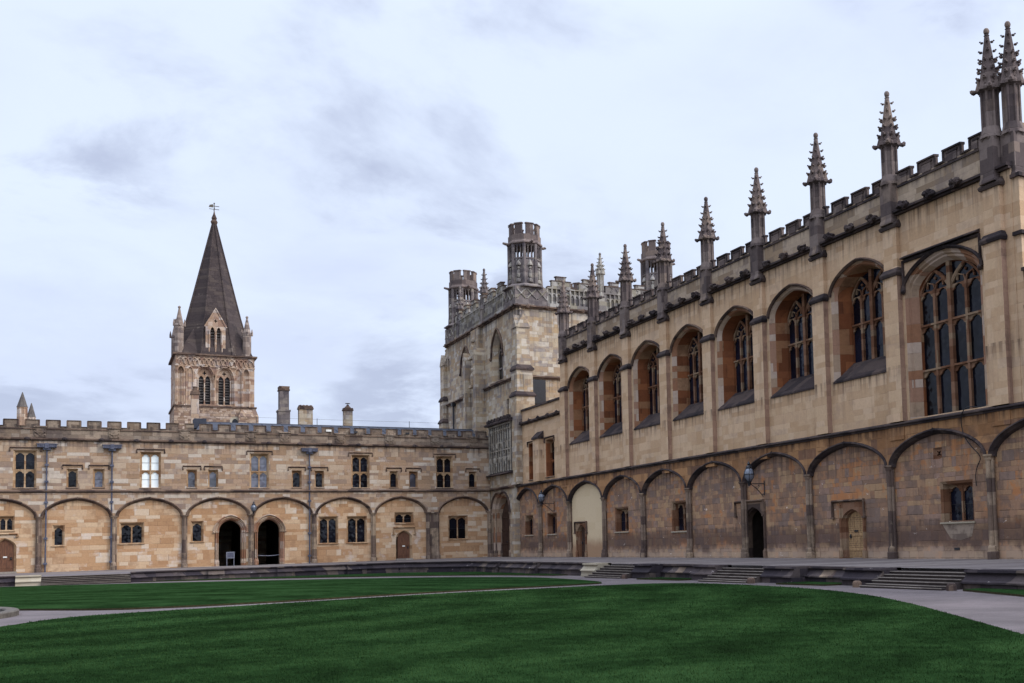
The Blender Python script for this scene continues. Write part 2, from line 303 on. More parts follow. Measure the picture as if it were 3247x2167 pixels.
MAT['lawn'] = lawnmat('mown_grass'); MAT['gravel'] = gravelmat()
MAT['soil'] = plain('turf_edge_soil', '#35301f', .95, .1, var=.3)
MAT['blade'] = lawnmat('grass_blade', ('#1e2f18', '#2a4021', '#3b532d'))

# ------------------------------------------------------------------ builders


class MB:
    def __init__(s): s.v = []; s.f = []; s.m = []

    def add(s, vs, fs, m=0):
        o = len(s.v); s.v += [tuple(p) for p in vs]
        for f in fs: s.f.append([i + o for i in f]); s.m.append(m)

    def box(s, x0, x1, y0, y1, z0, z1, m=0):
        s.add([(x, y, z) for z in (z0, z1) for y in (y0, y1) for x in (x0, x1)],
              [(0, 2, 3, 1), (4, 5, 7, 6), (0, 1, 5, 4), (2, 6, 7, 3), (0, 4, 6, 2), (1, 3, 7, 5)], m)

    def ngon(s, cx, cy, prof, n, m=0, rot=0., cap=True):
        """stack of regular n-gons: prof = [(r, z) ...]"""
        o = len(s.v); vs = []
        for r, z in prof:
            for k in range(n):
                a = rot + 2 * PI * k / n; vs.append((cx + r * math.cos(a), cy + r * math.sin(a), z))
        fs = []
        for i in range(len(prof) - 1):
            for k in range(n): fs.append((i * n + k, i * n + (k + 1) % n, (i + 1) * n + (k + 1) % n, (i + 1) * n + k))
        if cap:
            fs.append(tuple(range(n))[::-1]); fs.append(tuple((len(prof) - 1) * n + k for k in range(n)))
        s.add(vs, fs, m)

    def tube(s, pts, r, n=6, m=0):
        pts = [Vector(p) for p in pts]; vs = []; fs = []
        for i, p in enumerate(pts):
            t = (pts[min(i + 1, len(pts) - 1)] - pts[max(i - 1, 0)]).normalized()
            a = t.cross(Vector((0, 0, 1)));
            if a.length < .05: a = t.cross(Vector((1, 0, 0)))
            a.normalize(); b = t.cross(a)
            for k in range(n): vs.append(p + a * (r * math.cos(2 * PI * k / n)) + b * (r * math.sin(2 * PI * k / n)))
        for i in range(len(pts) - 1):
            for k in range(n): fs.append((i * n + k, i * n + (k + 1) % n, (i + 1) * n + (k + 1) % n, (i + 1) * n + k))
        fs.append(tuple(range(n))); fs.append(tuple((len(pts) - 1) * n + k for k in range(n)))
        s.add(vs, fs, m)

    def blob(s, c, rx, ry, rz, seed=0, m=0, rough=.35, sub=2):
        bm = bmesh.new(); bmesh.ops.create_icosphere(bm, subdivisions=sub, radius=1)
        vs = []
        for v in bm.verts:
            k = 1 + rough * mnoise.noise(v.co * 1.9 + Vector((seed * 3.1, seed * 1.7, seed)))
            vs.append((c[0] + v.co.x * rx * k, c[1] + v.co.y * ry * k, c[2] + v.co.z * rz * k))
        fs = [[v.index for v in f.verts] for f in bm.faces]; bm.free()
        s.add(vs, fs, m)

    def groups(s, tol=.015):
        """split into pieces whose boxes do not touch"""
        par = list(range(len(s.v)))
        def fd(a):
            while par[a] != a: par[a] = par[par[a]]; a = par[a]
            return a
        for f in s.f:
            for i in f[1:]: par[fd(i)] = fd(f[0])
        box = {}
        for i, p in enumerate(s.v):
            b = box.setdefault(fd(i), [list(p), list(p)])
            for k in range(3): b[0][k] = min(b[0][k], p[k]); b[1][k] = max(b[1][k], p[k])
        ks = list(box); cl = {k: k for k in ks}
        def fc(a):
            while cl[a] != a: a = cl[a]
            return a
        for i, a in enumerate(ks):
            for b in ks[:i]:
                A, B = box[a], box[b]
                if all(A[0][k] - tol <= B[1][k] and B[0][k] - tol <= A[1][k] for k in range(3)): cl[fc(a)] = fc(b)
        res = {}
        for f, m in zip(s.f, s.m): res.setdefault(fc(fd(f[0])), []).append((f, m))
        for fs in res.values():
            o = MB(); mp = {}
            for f, m in fs:
                for i in f:
                    if i not in mp: mp[i] = len(o.v); o.v.append(s.v[i])
                o.f.append([mp[i] for i in f]); o.m.append(m)
            yield o

    def build_each(s, name, mats, parent=None): return [o.build(name, mats, parent) for o in s.groups()]

    def build(s, name, mats, parent=None, smooth=False):
        me = bpy.data.meshes.new(name); me.from_pydata(s.v, [], s.f)
        if not isinstance(mats, (list, tuple)): mats = [mats]
        for k in mats: me.materials.append(MAT[k])
        if len(mats) > 1: me.polygons.foreach_set('material_index', s.m)
        if smooth: me.polygons.foreach_set('use_smooth', [True] * len(s.f))
        me.update()
        bm = bmesh.new(); bm.from_mesh(me); bmesh.ops.recalc_face_normals(bm, faces=bm.faces); bm.to_mesh(me); bm.free()
        o = bpy.data.objects.new(name, me); COL.objects.link(o)
        if parent is not None:
            o.parent = parent; o.location = -WL[parent]
        WL[o] = Vector((0, 0, 0))
        return o


WL = {}


def thing(name, label, cat, loc=(0, 0, 0), group=None):
    o = bpy.data.objects.new(name, None); COL.objects.link(o); o.location = loc; o.empty_display_size = .3
    o['label'] = label; o['category'] = cat
    if group: o['group'] = group
    WL[o] = Vector(loc); return o


def tag(o, label, cat, group=None):
    o['label'] = label; o['category'] = cat
    if group: o['group'] = group
    return o


def kind(o, k): o['kind'] = k; return o


class Fr:
    """wall frame: u along the wall, z up, d out of the wall"""
    def __init__(s, O, U, N): s.O = Vector(O); s.U = Vector(U); s.N = Vector(N)

    def p(s, u, z, d=0.): q = s.O + s.U * u + s.N * d; return (q.x, q.y, q.z + z)


def fbox(mb, F, u0, u1, z0, z1, d0, d1, m=0, top=0.):
    """box in a wall frame; top > 0 slopes the top down outwards (a weathering)"""
    vs = [F.p(u, z - (top if (z == z1 and d == d1) else 0), d) for z in (z0, z1) for d in (d0, d1) for u in (u0, u1)]
    mb.add(vs, [(0, 2, 3, 1), (4, 5, 7, 6), (0, 1, 5, 4), (2, 6, 7, 3), (0, 4, 6, 2), (1, 3, 7, 5)], m)


def face(mb, F, outer, holes=(), d=0., m=0):
    loops = [outer] + list(holes)
    pts = [Vector((u, z, 0)) for l in loops for (u, z) in l]
    tris = tessellate_polygon([[Vector((u, z, 0)) for (u, z) in l] for l in loops])
    mb.add([F.p(p.x, p.y, d) for p in pts], [list(t) for t in tris], m)


def extr(mb, F, poly, d0, d1, m=0, holes=()):
    face(mb, F, poly, holes, d1, m); face(mb, F, poly, holes, d0, m)
    for l in [poly] + list(holes): band(mb, F, l, d0, l, d1, m, True)


def band(mb, F, a, da, b, db, m=0, closed=True):
    n = len(a); vs = [F.p(u, z, da) for u, z in a] + [F.p(u, z, db) for u, z in b]
    mb.add(vs, [(i, (i + 1) % n, n + (i + 1) % n, n + i) for i in range(n if closed else n - 1)], m)


def sweep(mb, F, path, prof, m=0, closed=False):
    """prof: [(offset across path, depth)] swept along path in the wall plane"""
    n = len(path); rows = []
    for i, (u, z) in enumerate(path):
        a = path[i - 1] if (i > 0 or closed) else path[i]; b = path[(i + 1) % n] if (i < n - 1 or closed) else path[i]
        tu, tz = b[0] - a[0], b[1] - a[1]; L = math.hypot(tu, tz) or 1
        nu, nz = -tz / L, tu / L
        rows.append([F.p(u + nu * o, z + nz * o, d) for o, d in prof])
    k = len(prof); vs = [p for r in rows for p in r]; fs = []
    for i in range(n if closed else n - 1):
        for j in range(k): fs.append((i * k + j, i * k + (j + 1) % k, ((i + 1) % n) * k + (j + 1) % k, ((i + 1) % n) * k + j))
    if not closed: fs += [tuple(range(k)), tuple((n - 1) * k + j for j in range(k))]
    mb.add(vs, fs, m)


def arch(uc, hw, zs, rise, n=16, p=.72):
    o = []
    for i in range(n + 1):
        a = PI * i / n; t = abs(math.cos(a))
        o.append((uc - hw * math.cos(a), zs + rise * (p * math.sqrt(max(0, 1 - t * t)) + (1 - p) * (1 - t))))
    return o


def gothic(uc, hw, zs, rise, n=12):
    R_ = (hw * hw + rise * rise) / (2 * hw); c = R_ - hw; o = []
    for i in range(n + 1):
        u = -hw + 2 * hw * i / n; o.append((uc + u, zs + math.sqrt(max(0, R_ * R_ - (abs(u) + c) ** 2))))
    return o


def opening(a, z0): return a + [(a[-1][0], z0), (a[0][0], z0)]


def rect(u0, u1, z0, z1): return [(u0, z1), (u1, z1), (u1, z0), (u0, z0)]


def head(mb, F, u0, u1, zs, ar, zt, d0, d1, m=0):
    """spandrel plate filling a rectangle above an arch curve ar"""
    extr(mb, F, [(u0, zt)] + [(u1, zt)] + ar[::-1], d0, d1, m)


def cusped(uc, hw, zs, rise, n=12, p=.6):
    a = arch(uc, hw, zs, rise, n, p); o = []
    for i, (u, z) in enumerate(a):
        t = i / n; k = max(0, 1 - abs(t - .22) / .09) + max(0, 1 - abs(t - .78) / .09)
        o.append((u + (uc - u) * .22 * k, z - rise * .16 * k))
    return o


def wall_window(F, par, hole_list, u0, u1, z0, z1, nl=2, ntier=1, label=None, glass='glass', fr='frame', hood=None, sill='sooty_brown', splay=.1, depth=.17, transom=None, rise=.16, panelled=True, drop=.22):
    """square-headed stone window: splayed reveal, mullions, arched lights, glass, hood mould, sill"""
    hole_list.append(rect(u0 - splay, u1 + splay, z0 - .02, z1 + splay))
    mb = MB()
    o = rect(u0 - splay, u1 + splay, z0 - .02, z1 + splay); mid_ = rect(u0 - splay * .45, u1 + splay * .45, z0 - .02, z1 + splay * .45); i = rect(u0, u1, z0, z1)
    band(mb, F, o, 0, mid_, -.05); band(mb, F, mid_, -.05, mid_, -.09); band(mb, F, mid_, -.09, i, -depth); band(mb, F, i, -depth, i, -depth - .14)
    mw = .085; lw = (u1 - u0 - mw * (nl - 1)) / nl
    zt = [z0] + ([transom] if transom else ([z0 + (z1 - z0) * .5] if ntier == 2 else [])) + [z1]
    for k in range(1, nl):
        a = u0 + k * lw + (k - 1) * mw; fbox(mb, F, a, a + mw, z0, z1, -depth - .12, -depth + .015)
    for t in range(len(zt) - 1):
        top = zt[t + 1]; top_in = top - (.05 if t < len(zt) - 2 else .0)
        for k in range(nl):
            a = u0 + k * (lw + mw); ar = cusped(a + lw / 2, lw / 2 - .002, top_in - rise - .03, rise, 10, .55)
            head(mb, F, a, a + lw, top_in - rise - .03, ar, top_in - .001, -depth - .11, -depth - .01)
        if t < len(zt) - 2: fbox(mb, F, u0, u1, top - .045, top + .045, -depth - .125, -depth + .02, 0, .02)
    w = mb.build('window', fr, par)
    if label: w['label'] = label
    g = MB(); face(g, F, rect(u0 - .02, u1 + .02, z0 - .02, z1 + .02), (), -depth - .07)
    g.build('glass', glass, w)
    if panelled:                                     # glazing bars of the casement
        b = MB()
        for k in range(nl):
            a = u0 + k * (lw + mw)
            for t in range(len(zt) - 1):
                h = zt[t + 1] - zt[t]
                fbox(b, F, a + .005, a + lw - .005, zt[t] + h * .46, zt[t] + h * .46 + .018, -depth - .069, -depth - .055)
        b.build('glazing_bar', 'iron', w)
    if hood is not None:
        hu0, hu1, hz = hood; h = MB(); s = .075
        path = [(hu0 + s / 2, hz - drop), (hu0 + s / 2, hz - s / 2), (hu1 - s / 2, hz - s / 2), (hu1 - s / 2, hz - drop)]
        sweep(h, F, path, [(.04, -.01), (.05, .07), (.01, .11), (-.045, .045), (-.045, -.01)])
        h.blob(F.p(path[0][0], hz - drop - .02, .05), .05, .05, .05, 1); h.blob(F.p(path[3][0], hz - drop - .02, .05), .05, .05, .05, 2)
        h.build('hood_mould', 'sooty_brown', w)
    if sill:
        s_ = MB(); fbox(s_, F, u0 - splay - .03, u1 + splay + .03, z0 - .10, z0 - .022, -depth, .06, 0, .03); s_.build('sill', sill, w)
    return w


def label_mould(h, F, u0, u1, z, drop):
    path = [(u0, z - drop), (u0, z), (u1, z), (u1, z - drop)]
    sweep(h, F, path, [(.05, -.01), (.06, .08), (.01, .12), (-.05, .05), (-.05, -.01)])
    for u in (u0, u1): fbox(h, F, u - .09, u + .09, z - drop - .07, z - drop, -.01, .11)


EF = Fr((0, 0, 0), (1, 0, 0), (0, -1, 0)); HF = Fr((0, 0, 0), (0, 1, 0), (-1, 0, 0))


def gz(x, y): return -.6 - .0069 * (x + 5.5) - .00455 * (y + 50)


# ------------------------------------------------------------------ shared architecture


def column(F, par, u, zcap, d0=.04, w=1., mat='shaft', base=True):
    mb = MB()
    c = F.p(u, 0, d0 + .1)
    if base:
        mb.ngon(c[0], c[1], [(.2 * w, 0), (.2 * w, .22), (.17 * w, .27), (.17 * w, .38), (.13 * w, .46)], 8, 0, PI / 8)
    for du, r, dd in ((0, .09, .13), (-.11, .055, .06), (.11, .055, .06)):
        q = F.p(u + du * w, 0, d0 + dd); mb.ngon(q[0], q[1], [(r * w, .3 if base else 0), (r * w, zcap - .12)], 8)
    fbox(mb, F, u - .13 * w, u + .13 * w, .3, zcap, d0 - .02, d0 + .07)
    mb.ngon(c[0], c[1], [(.13 * w, zcap - .16), (.15 * w, zcap - .11), (.15 * w, zcap - .08), (.2 * w, zcap - .02), (.2 * w, zcap + .03)], 8, 0, PI / 8)
    return mb.build('wall_shaft', mat, par)


def arcade(F, par, cols, zs, crowns, ztop, m_sp, m_md, proud=.14, gap=.12, p=.70):
    """blind arches on wall shafts under a proud spandrel wall"""
    bottom = []
    for i in range(len(cols) - 1):
        a, b = cols[i][1] + gap, cols[i + 1][0] - gap
        ar = arch((a + b) / 2, (b - a) / 2, zs, crowns[i] - zs, 20, p)
        md = MB(); sweep(md, F, ar, [(.06, 0.), (.06, proud + .05), (.0, proud + .09), (-.05, proud + .02), (-.09, proud - .02), (-.13, .03), (-.13, -.01)])
        q = ar[10]; md.blob(F.p(q[0], q[1], proud + .05), .07, .06, .08, i)
        md.build('blind_arch', m_md, par)
        bottom += ar
    u0, u1 = bottom[0][0] - .2, bottom[-1][0] + .2
    mb = MB(); extr(mb, F, [(u1, zs)] + [(u1, ztop), (u0, ztop), (u0, zs)] + bottom, 0.0, proud)
    mb.build('spandrel_wall', m_sp, par)


def doorway(F, par, holes, uc, hw, zs, rise, rings, m_ring, z0=0., p=.7, name='doorway', mk=arch):
    """moulded arched opening; rings = [(extra half-width, depth)] from the wall face inwards"""
    def o(e): return opening(mk(uc, hw + e, zs, rise + e * .6, 18, p) if mk is arch else mk(uc, hw + e, zs, rise + e * .6, 18), z0)
    holes.append(o(rings[0][0])); mb = MB()
    for (e0, d0), (e1, d1) in zip(rings[:-1], rings[1:]): band(mb, F, o(e0)[:-1] + [o(e0)[-1]], d0, o(e1), d1, 0, False)
    return mb.build(name, m_ring, par)


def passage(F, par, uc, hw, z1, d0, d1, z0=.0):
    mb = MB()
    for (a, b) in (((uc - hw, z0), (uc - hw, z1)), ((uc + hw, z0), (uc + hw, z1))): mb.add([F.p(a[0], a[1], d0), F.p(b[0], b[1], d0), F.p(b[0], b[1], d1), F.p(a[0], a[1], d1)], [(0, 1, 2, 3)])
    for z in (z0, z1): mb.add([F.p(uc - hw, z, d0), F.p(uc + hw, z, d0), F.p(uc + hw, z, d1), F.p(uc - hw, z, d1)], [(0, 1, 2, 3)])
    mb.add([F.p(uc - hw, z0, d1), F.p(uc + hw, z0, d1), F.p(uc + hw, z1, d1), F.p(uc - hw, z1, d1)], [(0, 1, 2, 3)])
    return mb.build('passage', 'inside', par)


def door_leaf(F, par, uc, hw, zs, rise, d, mat, planks=5, z0=.02, studs=False, plate=None, label=None, p=.7):
    mb = MB(); o = opening(arch(uc, hw, zs, rise, 14, p), z0); extr(mb, F, o, d - .06, d)
    for k in range(1, planks):
        u = uc - hw + 2 * hw * k / planks; zt = zs + rise * .55 * (1 - ((u - uc) / hw) ** 2); fbox(mb, F, u - .012, u + .012, z0 + .01, zt, d - .01, d + .014)
    for z in (.3, zs * .62): fbox(mb, F, uc - hw + .02, uc + hw - .02, z, z + .1, d - .005, d + .02)
    if studs:
        for r in range(22):
            for c in range(11):
                u = uc - hw + .06 + (2 * hw - .12) * (c + .5 * (r % 2)) / 10.5; z = z0 + .06 + r * .083
                if z < zs + rise * .7 * (1 - ((u - uc) / hw) ** 2) - .03: fbox(mb, F, u - .009, u + .009, z - .009, z + .009, d, d + .018, 1)
    dr = mb.build('door', [mat, 'iron'], par)
    if label: dr['label'] = label
    h = MB(); h.blob(F.p(uc + hw * .72, .85, d + .04), .04, .04, .05, 3, rough=.1); h.ngon(*F.p(uc + hw * .72, 0, d + .02)[:2], [(.045, .78), (.045, .93)], 6); h.build('handle', 'iron', dr)
    if plate:
        pl = MB(); fbox(pl, F, uc + plate[0], uc + plate[1], plate[2], plate[3], d + .012, d + .03); pl.build('letter_plate', plate[4], dr)
    return dr


def drainpipe(F, par, u, ztop, z0, zbreak=None, hopper=True, mat='pipe'):
    mb = MB(); r = .045
    mb.tube([F.p(u, z0, .13), F.p(u, ztop - .2, .13)], r, 8)
    for z in (z0 + .5, z0 + 2.0, 4.15, 5.4, 6.4):
        if z0 < z < ztop: fbox(mb, F, u - .1, u + .1, z - .06, z + .06, .02, .2)
    pp = mb.build('drainpipe', mat, par)
    if hopper:
        h = MB(); fbox(h, F, u - .5, u + .5, ztop - .05, ztop + .14, .03, .3); fbox(h, F, u - .54, u + .54, ztop + .14, ztop + .18, .02, .33); fbox(h, F, u - .2, u + .2, ztop - .2, ztop - .05, .03, .24)
        for k in range(11): q = u - .48 + .096 * k; fbox(h, F, q - .018, q + .018, ztop - .05, ztop + .13, .3, .325)
        fbox(h, F, u - .1, u + .1, ztop - .1, ztop + .2, .3, .35)
        h.build('hopper_head', mat, pp)
    return pp


def merlons(mb, F, u0, u1, zb, ze, zm, width, gap, d0, d1, start=0., cop=.07, panel=True, mcop=1, proud=.05, mface=0):
    """crenellated parapet: body + merlons with weathered copings"""
    fbox(mb, F, u0, u1, zb, ze - cop, d0, d1, 0)
    u = u0 + start; cur = u0; segs = []
    while cur < u1 - 1e-4:
        a = max(u, cur); b = min(u + width, u1)
        if a > cur: segs.append((cur, min(a, u1), False))
        if b > a and a < u1: segs.append((a, b, True))
        cur = max(cur, b); u += width + gap
    for a, b, mer in segs:
        if mer:
            fbox(mb, F, a, b, ze - cop, zm - cop, d0, d1, mface)
            fbox(mb, F, a - .02, b + .02, zm - cop, zm, d0 - .03, d1 + proud, mcop, .03)
            for q in (a, b):
                if u0 + .01 < q < u1 - .01: fbox(mb, F, q - .045, q + .045, ze - cop + .01, zm - cop - .002, d1 + .003, d1 + .028, mcop)
            if panel and b - a > .5:
                fbox(mb, F, a + .16, b - .16, zm - cop - .13, zm - cop - .06, d1 - .01, d1 + .05, mcop)
                fbox(mb, F, a + .2, b - .2, ze - cop - .04, zm - cop - .14, d1 - .01, d1 + .035, mface)
        else: fbox(mb, F, a + .02, b - .02, ze - cop, ze, d0 - .03, d1 + proud, mcop, .03)
    fbox(mb, F, u0, u1, ze - .24, ze - .13, d0 + .02, d1 + .045, mcop, .03)


def pinnacle(par, x, y, z0, zsh, zcr, ztip, half, r, mat='pinnacle', name='pinnacle', levels=5, rot=0., grotesque=True):
    """square pedestal, octagonal shaft, gableted crown, crocketed spirelet and finial"""
    mb = MB(); q = PI / 4
    mb.ngon(x, y, [(half * 1.62, z0 - .04), (half * 1.62, z0 + .02), (half * 1.414, z0 + .16), (half * 1.414, zsh - .25)], 4, 0, q + rot)
    mb.ngon(x, y, [(half * 1.38, zsh - .25), (r * 1.12, zsh + .12)], 8, 0, PI / 8 + rot)
    for k in range(8):
        a = rot + PI / 8 + k * PI / 4; px_, py_ = x + r * .98 * math.cos(a), y + r * .98 * math.sin(a)
        mb.ngon(px_, py_, [(.045, zsh - .1), (.045, zcr)], 5)
    mb.ngon(x, y, [(r * .93, zsh), (r * .93, zcr)], 8, 0, PI / 8 + rot)
    for k in range(4):                                   # tracery leaves on the pedestal
        a = rot + k * PI / 2
        for s in (-1, 0, 1):
            cx, cy = x + half * 1.02 * math.cos(a) - s * half * .5 * math.sin(a), y + half * 1.02 * math.sin(a) + s * half * .5 * math.cos(a)
            mb.blob((cx, cy, zsh - .12 - .1 * abs(s)), .07, .07, .12, k + s, sub=1)
    mb.ngon(x, y, [(r * 1.02, zcr - .06), (r * 1.38, zcr), (r * 1.38, zcr + .09), (r * 1.05, zcr + .22)], 8, 0, PI / 8 + rot)
    for k in range(8):                                   # gablets
        a = rot + k * PI / 4; cx, cy = x + r * 1.12 * math.cos(a), y + r * 1.12 * math.sin(a)
        mb.ngon(cx, cy, [(.14, zcr), (.12, zcr + .12), (.015, zcr + .48)], 4, 0, a)
        if k % 2 == 0 and grotesque:
            gx, gy = x + r * 1.75 * math.cos(a + PI / 4), y + r * 1.75 * math.sin(a + PI / 4)
            mb.blob((gx, gy, zcr + .02), .12, .12, .09, k, sub=1); mb.blob((x + r * 1.95 * math.cos(a + PI / 4), y + r * 1.95 * math.sin(a + PI / 4), zcr + .06), .075, .075, .075, k + 3, sub=1)
    zs = zcr + .2; tip = ztip - .2
    mb.ngon(x, y, [(r * 1.2, zs), (r * .72, zs + (tip - zs) * .5), (.08, tip)], 8, 0, PI / 8 + rot)
    for l in range(levels):
        t = (l + .6) / (levels + .25); z = zs + (tip - zs) * t; rr = r * 1.2 * (1 - t) + .08 * t
        for k in range(8 if l < levels - 2 else 4):
            a = rot + PI / 8 + (k * PI / 4 if l < levels - 2 else k * PI / 2 + PI / 8); s = .08 - .025 * t
            mb.blob((x + (rr + .05) * math.cos(a), y + (rr + .05) * math.sin(a), z), s, s, s * .8, l * 8 + k, sub=1)
            mb.blob((x + (rr + .11) * math.cos(a), y + (rr + .11) * math.sin(a), z + .04), s * .55, s * .55, s * .5, k, sub=1)
    mb.ngon(x, y, [(.05, tip - .02), (.10, tip + .02), (.05, tip + .06)], 8)
    mb.blob((x, y, tip + .16), .1, .1, .13, 5, rough=.12)
    mb.ngon(x, y, [(.03, tip + .2), (.008, ztip + .06)], 6)
    return mb.build(name, mat, par)


# ------------------------------------------------------------------ the ground
def gp(x, y, o=0.): return (x, y, gz(x, y) + o)


mb = MB()
xs = [-900, -80, -40, 20, 900]; ys = [-900, -110, -50, 10, 1500]
for y in ys:
    for x in xs: mb.v.append((x, y, gz(max(-80, min(20, x)), max(-110, min(10, y))) - .02))
for j in range(4):
    for i in range(4): mb.f.append([j * 5 + i, j * 5 + i + 1, j * 5 + i + 6, j * 5 + i + 5]); mb.m.append(0)
kind(mb.build('ground', 'gravel'), 'structure')


def smooth_poly(p, it=2):
    for _ in range(it):
        q = []
        for i in range(len(p) - 1):
            a, b = p[i], p[i + 1]; q += [(a[0] * .75 + b[0] * .25, a[1] * .75 + b[1] * .25), (a[0] * .25 + b[0] * .75, a[1] * .25 + b[1] * .75)]
        p = [p[0]] + q + [p[-1]]
    return p


def ragged(p, step=.12, amp=.018):
    o = []
    for i in range(len(p)):
        a, b = p[i], p[(i + 1) % len(p)]; L = math.dist(a, b); n = max(1, min(400, int(L / step)))
        for k in range(n):
            t = k / n; x, y = a[0] + (b[0] - a[0]) * t, a[1] + (b[1] - a[1]) * t
            o.append((x + mnoise.noise(Vector((x * 5, y * 5, 1.))) * amp * 2, y + mnoise.noise(Vector((x * 5, y * 5, 9.))) * amp * 2))
    return o


def lawn(name, poly, label, h=.03):
    poly = ragged(poly); pts = [Vector((x, y, 0)) for x, y in poly]
    tr = tessellate_polygon([pts]); n = len(poly); mb = MB()
    mb.add([gp(x, y, h) for x, y in poly], [list(t) for t in tr], 0)
    mb.add([gp(x, y, h) for x, y in poly] + [gp(x, y, -.05) for x, y in poly], [(i, (i + 1) % n, n + (i + 1) % n, n + i) for i in range(n)], 1)
    o = mb.build(name, ['lawn', 'soil']); return tag(kind(o, 'stuff'), label, 'grass')


fl = smooth_poly([(-29.2, -52.4), (-27.09, -48.41), (-26.35, -46.11), (-25.3, -44.9), (-21.74, -43.6), (-16.17, -41.25), (-12.66, -40.9), (-9.3, -40.45), (-7.9, -41.1), (-7.3, -43.4), (-7.75, -49.14), (-9.26, -53.73), (-11.15, -57.38), (-12.93, -60.46), (-14.72, -63.51), (-19, -70.5)])
FRONT = fl + [(-24, -80), (-60, -80), (-60, -66), (-36, -60)]
ml = smooth_poly([(-31, -36.5), (-27.9, -38.3), (-25.4, -41.6), (-24.0, -42.1), (-21.57, -41.9), (-15.87, -39.45), (-9.51, -38.21), (-8.75, -37.5), (-8.06, -33.79), (-7.6, -28.02), (-8.2, -25.04), (-10.6, -19.5), (-17.99, -13.2), (-26.32, -8.2), (-31.0, -7.0)])
MIDDLE = ml + [(-50, -7), (-50, -36)]


def blades(lawn_o, poly, zones, h=.03):
    """real grass blades standing on the lawn, thickest where the grass is seen from closest"""
    rn = random.Random(5); me0 = lawn_o.data
    V = [tuple(v.co) for v in me0.vertices]; F = [tuple(p.vertices) for p in me0.polygons]; M_ = [p.material_index for p in me0.polygons]
    n = len(poly); cx_, cy_ = -25.5, -73.5

    def inside(x, y):
        c = False; j = n - 1
        for i in range(n):
            xi, yi = poly[i]; xj, yj = poly[j]
            if (yi > y) != (yj > y) and x < (xj - xi) * (y - yi) / (yj - yi) + xi: c = not c
            j = i
        return c
    for d0, d1, dens, wd, ht in zones:
        area = (d1 * d1 - d0 * d0) * .5 * 1.35
        for _ in range(int(area * dens)):
            d = math.sqrt(rn.uniform(d0 * d0, d1 * d1)); a = rn.uniform(-.42, .93)
            x, y = cx_ + d * math.sin(a), cy_ + d * math.cos(a)
            if not inside(x, y): continue
            b = rn.uniform(0, 2 * PI); w = wd * rn.uniform(.6, 1.3); hh = ht * rn.uniform(.5, 1.2); z = gz(x, y) + h - .004
            lx, ly = rn.uniform(-.5, .5) * hh, rn.uniform(-.5, .5) * hh; o = len(V)
            V += [(x - w * math.cos(b), y - w * math.sin(b), z), (x + w * math.cos(b), y + w * math.sin(b), z), (x + lx, y + ly, z + hh)]
            F.append((o, o + 1, o + 2)); M_.append(2)
    me = bpy.data.meshes.new(me0.name); me.from_pydata(V, [], F)
    for k in ('lawn', 'soil', 'blade'): me.materials.append(MAT[k])
    me.polygons.foreach_set('material_index', M_); me.update(); lawn_o.data = me


lawn_front = lawn('front_lawn', FRONT, 'broad mown green lawn filling the foreground'); lawn_mid = lawn('middle_lawn', MIDDLE, 'narrow mown lawn beyond the gravel path, below the pale range')
blades(lawn_front, FRONT, [(9, 15, 900, .0055, .028), (15, 22, 450, .008, .03), (22, 36, 130, .012, .034)])
lawn('terrace_grass_verge', smooth_poly([(-23.2, -4.75), (-17.24, -7.3), (-12, -12.0), (-9.0, -15.4), (-6.68, -19.51), (-5.6, -24.6)], 1) + [(-4.7, -24.6), (-4.7, -10.2), (-8.2, -4.55), (-23.2, -4.2)], 'thin grass strip at the foot of the long terrace wall')
lawn('terrace_grass_verge', [(-6.05, -34.7), (-5.9, -38.1), (-4.8, -38.1), (-4.8, -34.7)], 'small grass strip between the far and middle steps')
lawn('terrace_grass_verge', [(-6.1, -45.0), (-6.0, -47.5), (-4.8, -47.5), (-4.8, -45.0)], 'small grass strip left of the nearest steps')
lawn('terrace_grass_verge', [(-6.1, -53.5), (-7.4, -56.92), (-8.4, -60), (-8.4, -62), (-4.8, -62), (-4.8, -53.5)], 'grass strip at the right edge beyond the nearest steps')

# terrace floor: pale paving falling a little towards its edge
EX, EY = -4.62, -4.0
mb = MB(); T0 = [(.6, .6), (-42, .6), (-42, EY), (-8.0, EY), (EX, -9.6), (EX, -62), (.6, -62)]
I0 = [(.6, .6, .0), (-42, .6, 0.), (-42, 0, 0.), (0, 0, 0), (0, -62, 0), (.6, -62, 0)]
mb.add([(-42, .6, .0), (.6, .6, 0.), (.6, -62, 0.), (0, -62, 0.), (0, 0, 0.), (-42, 0, 0.)], [(0, 1, 4, 5), (1, 2, 3, 4)])
mb.add([(-42, 0, 0), (0, 0, 0), (0, -62, 0), (EX, -62, -.1), (EX, -9.6, -.1), (-8., EY, -.1), (-42, EY, -.1)], [(0, 1, 5, 6), (1, 4, 5), (1, 2, 3, 4)])
kind(mb.build('terrace', 'paving'), 'structure')

# ------------------------------------------------------------------ terrace walls, steps and kerb stones
TW_PROF = [(0, -.095, .05), (0, -.095, -.10), (0, -.165, -.10), (0, -.175, -.03), (0, -.225, -.02), (0, -.25, -.07), (0, -.36, -.16), (0, -.41, -.24), (0, -.45, -.25), (0, -.46, -.20), (1, -.47, -.17), (1, -1.2, -.17)]


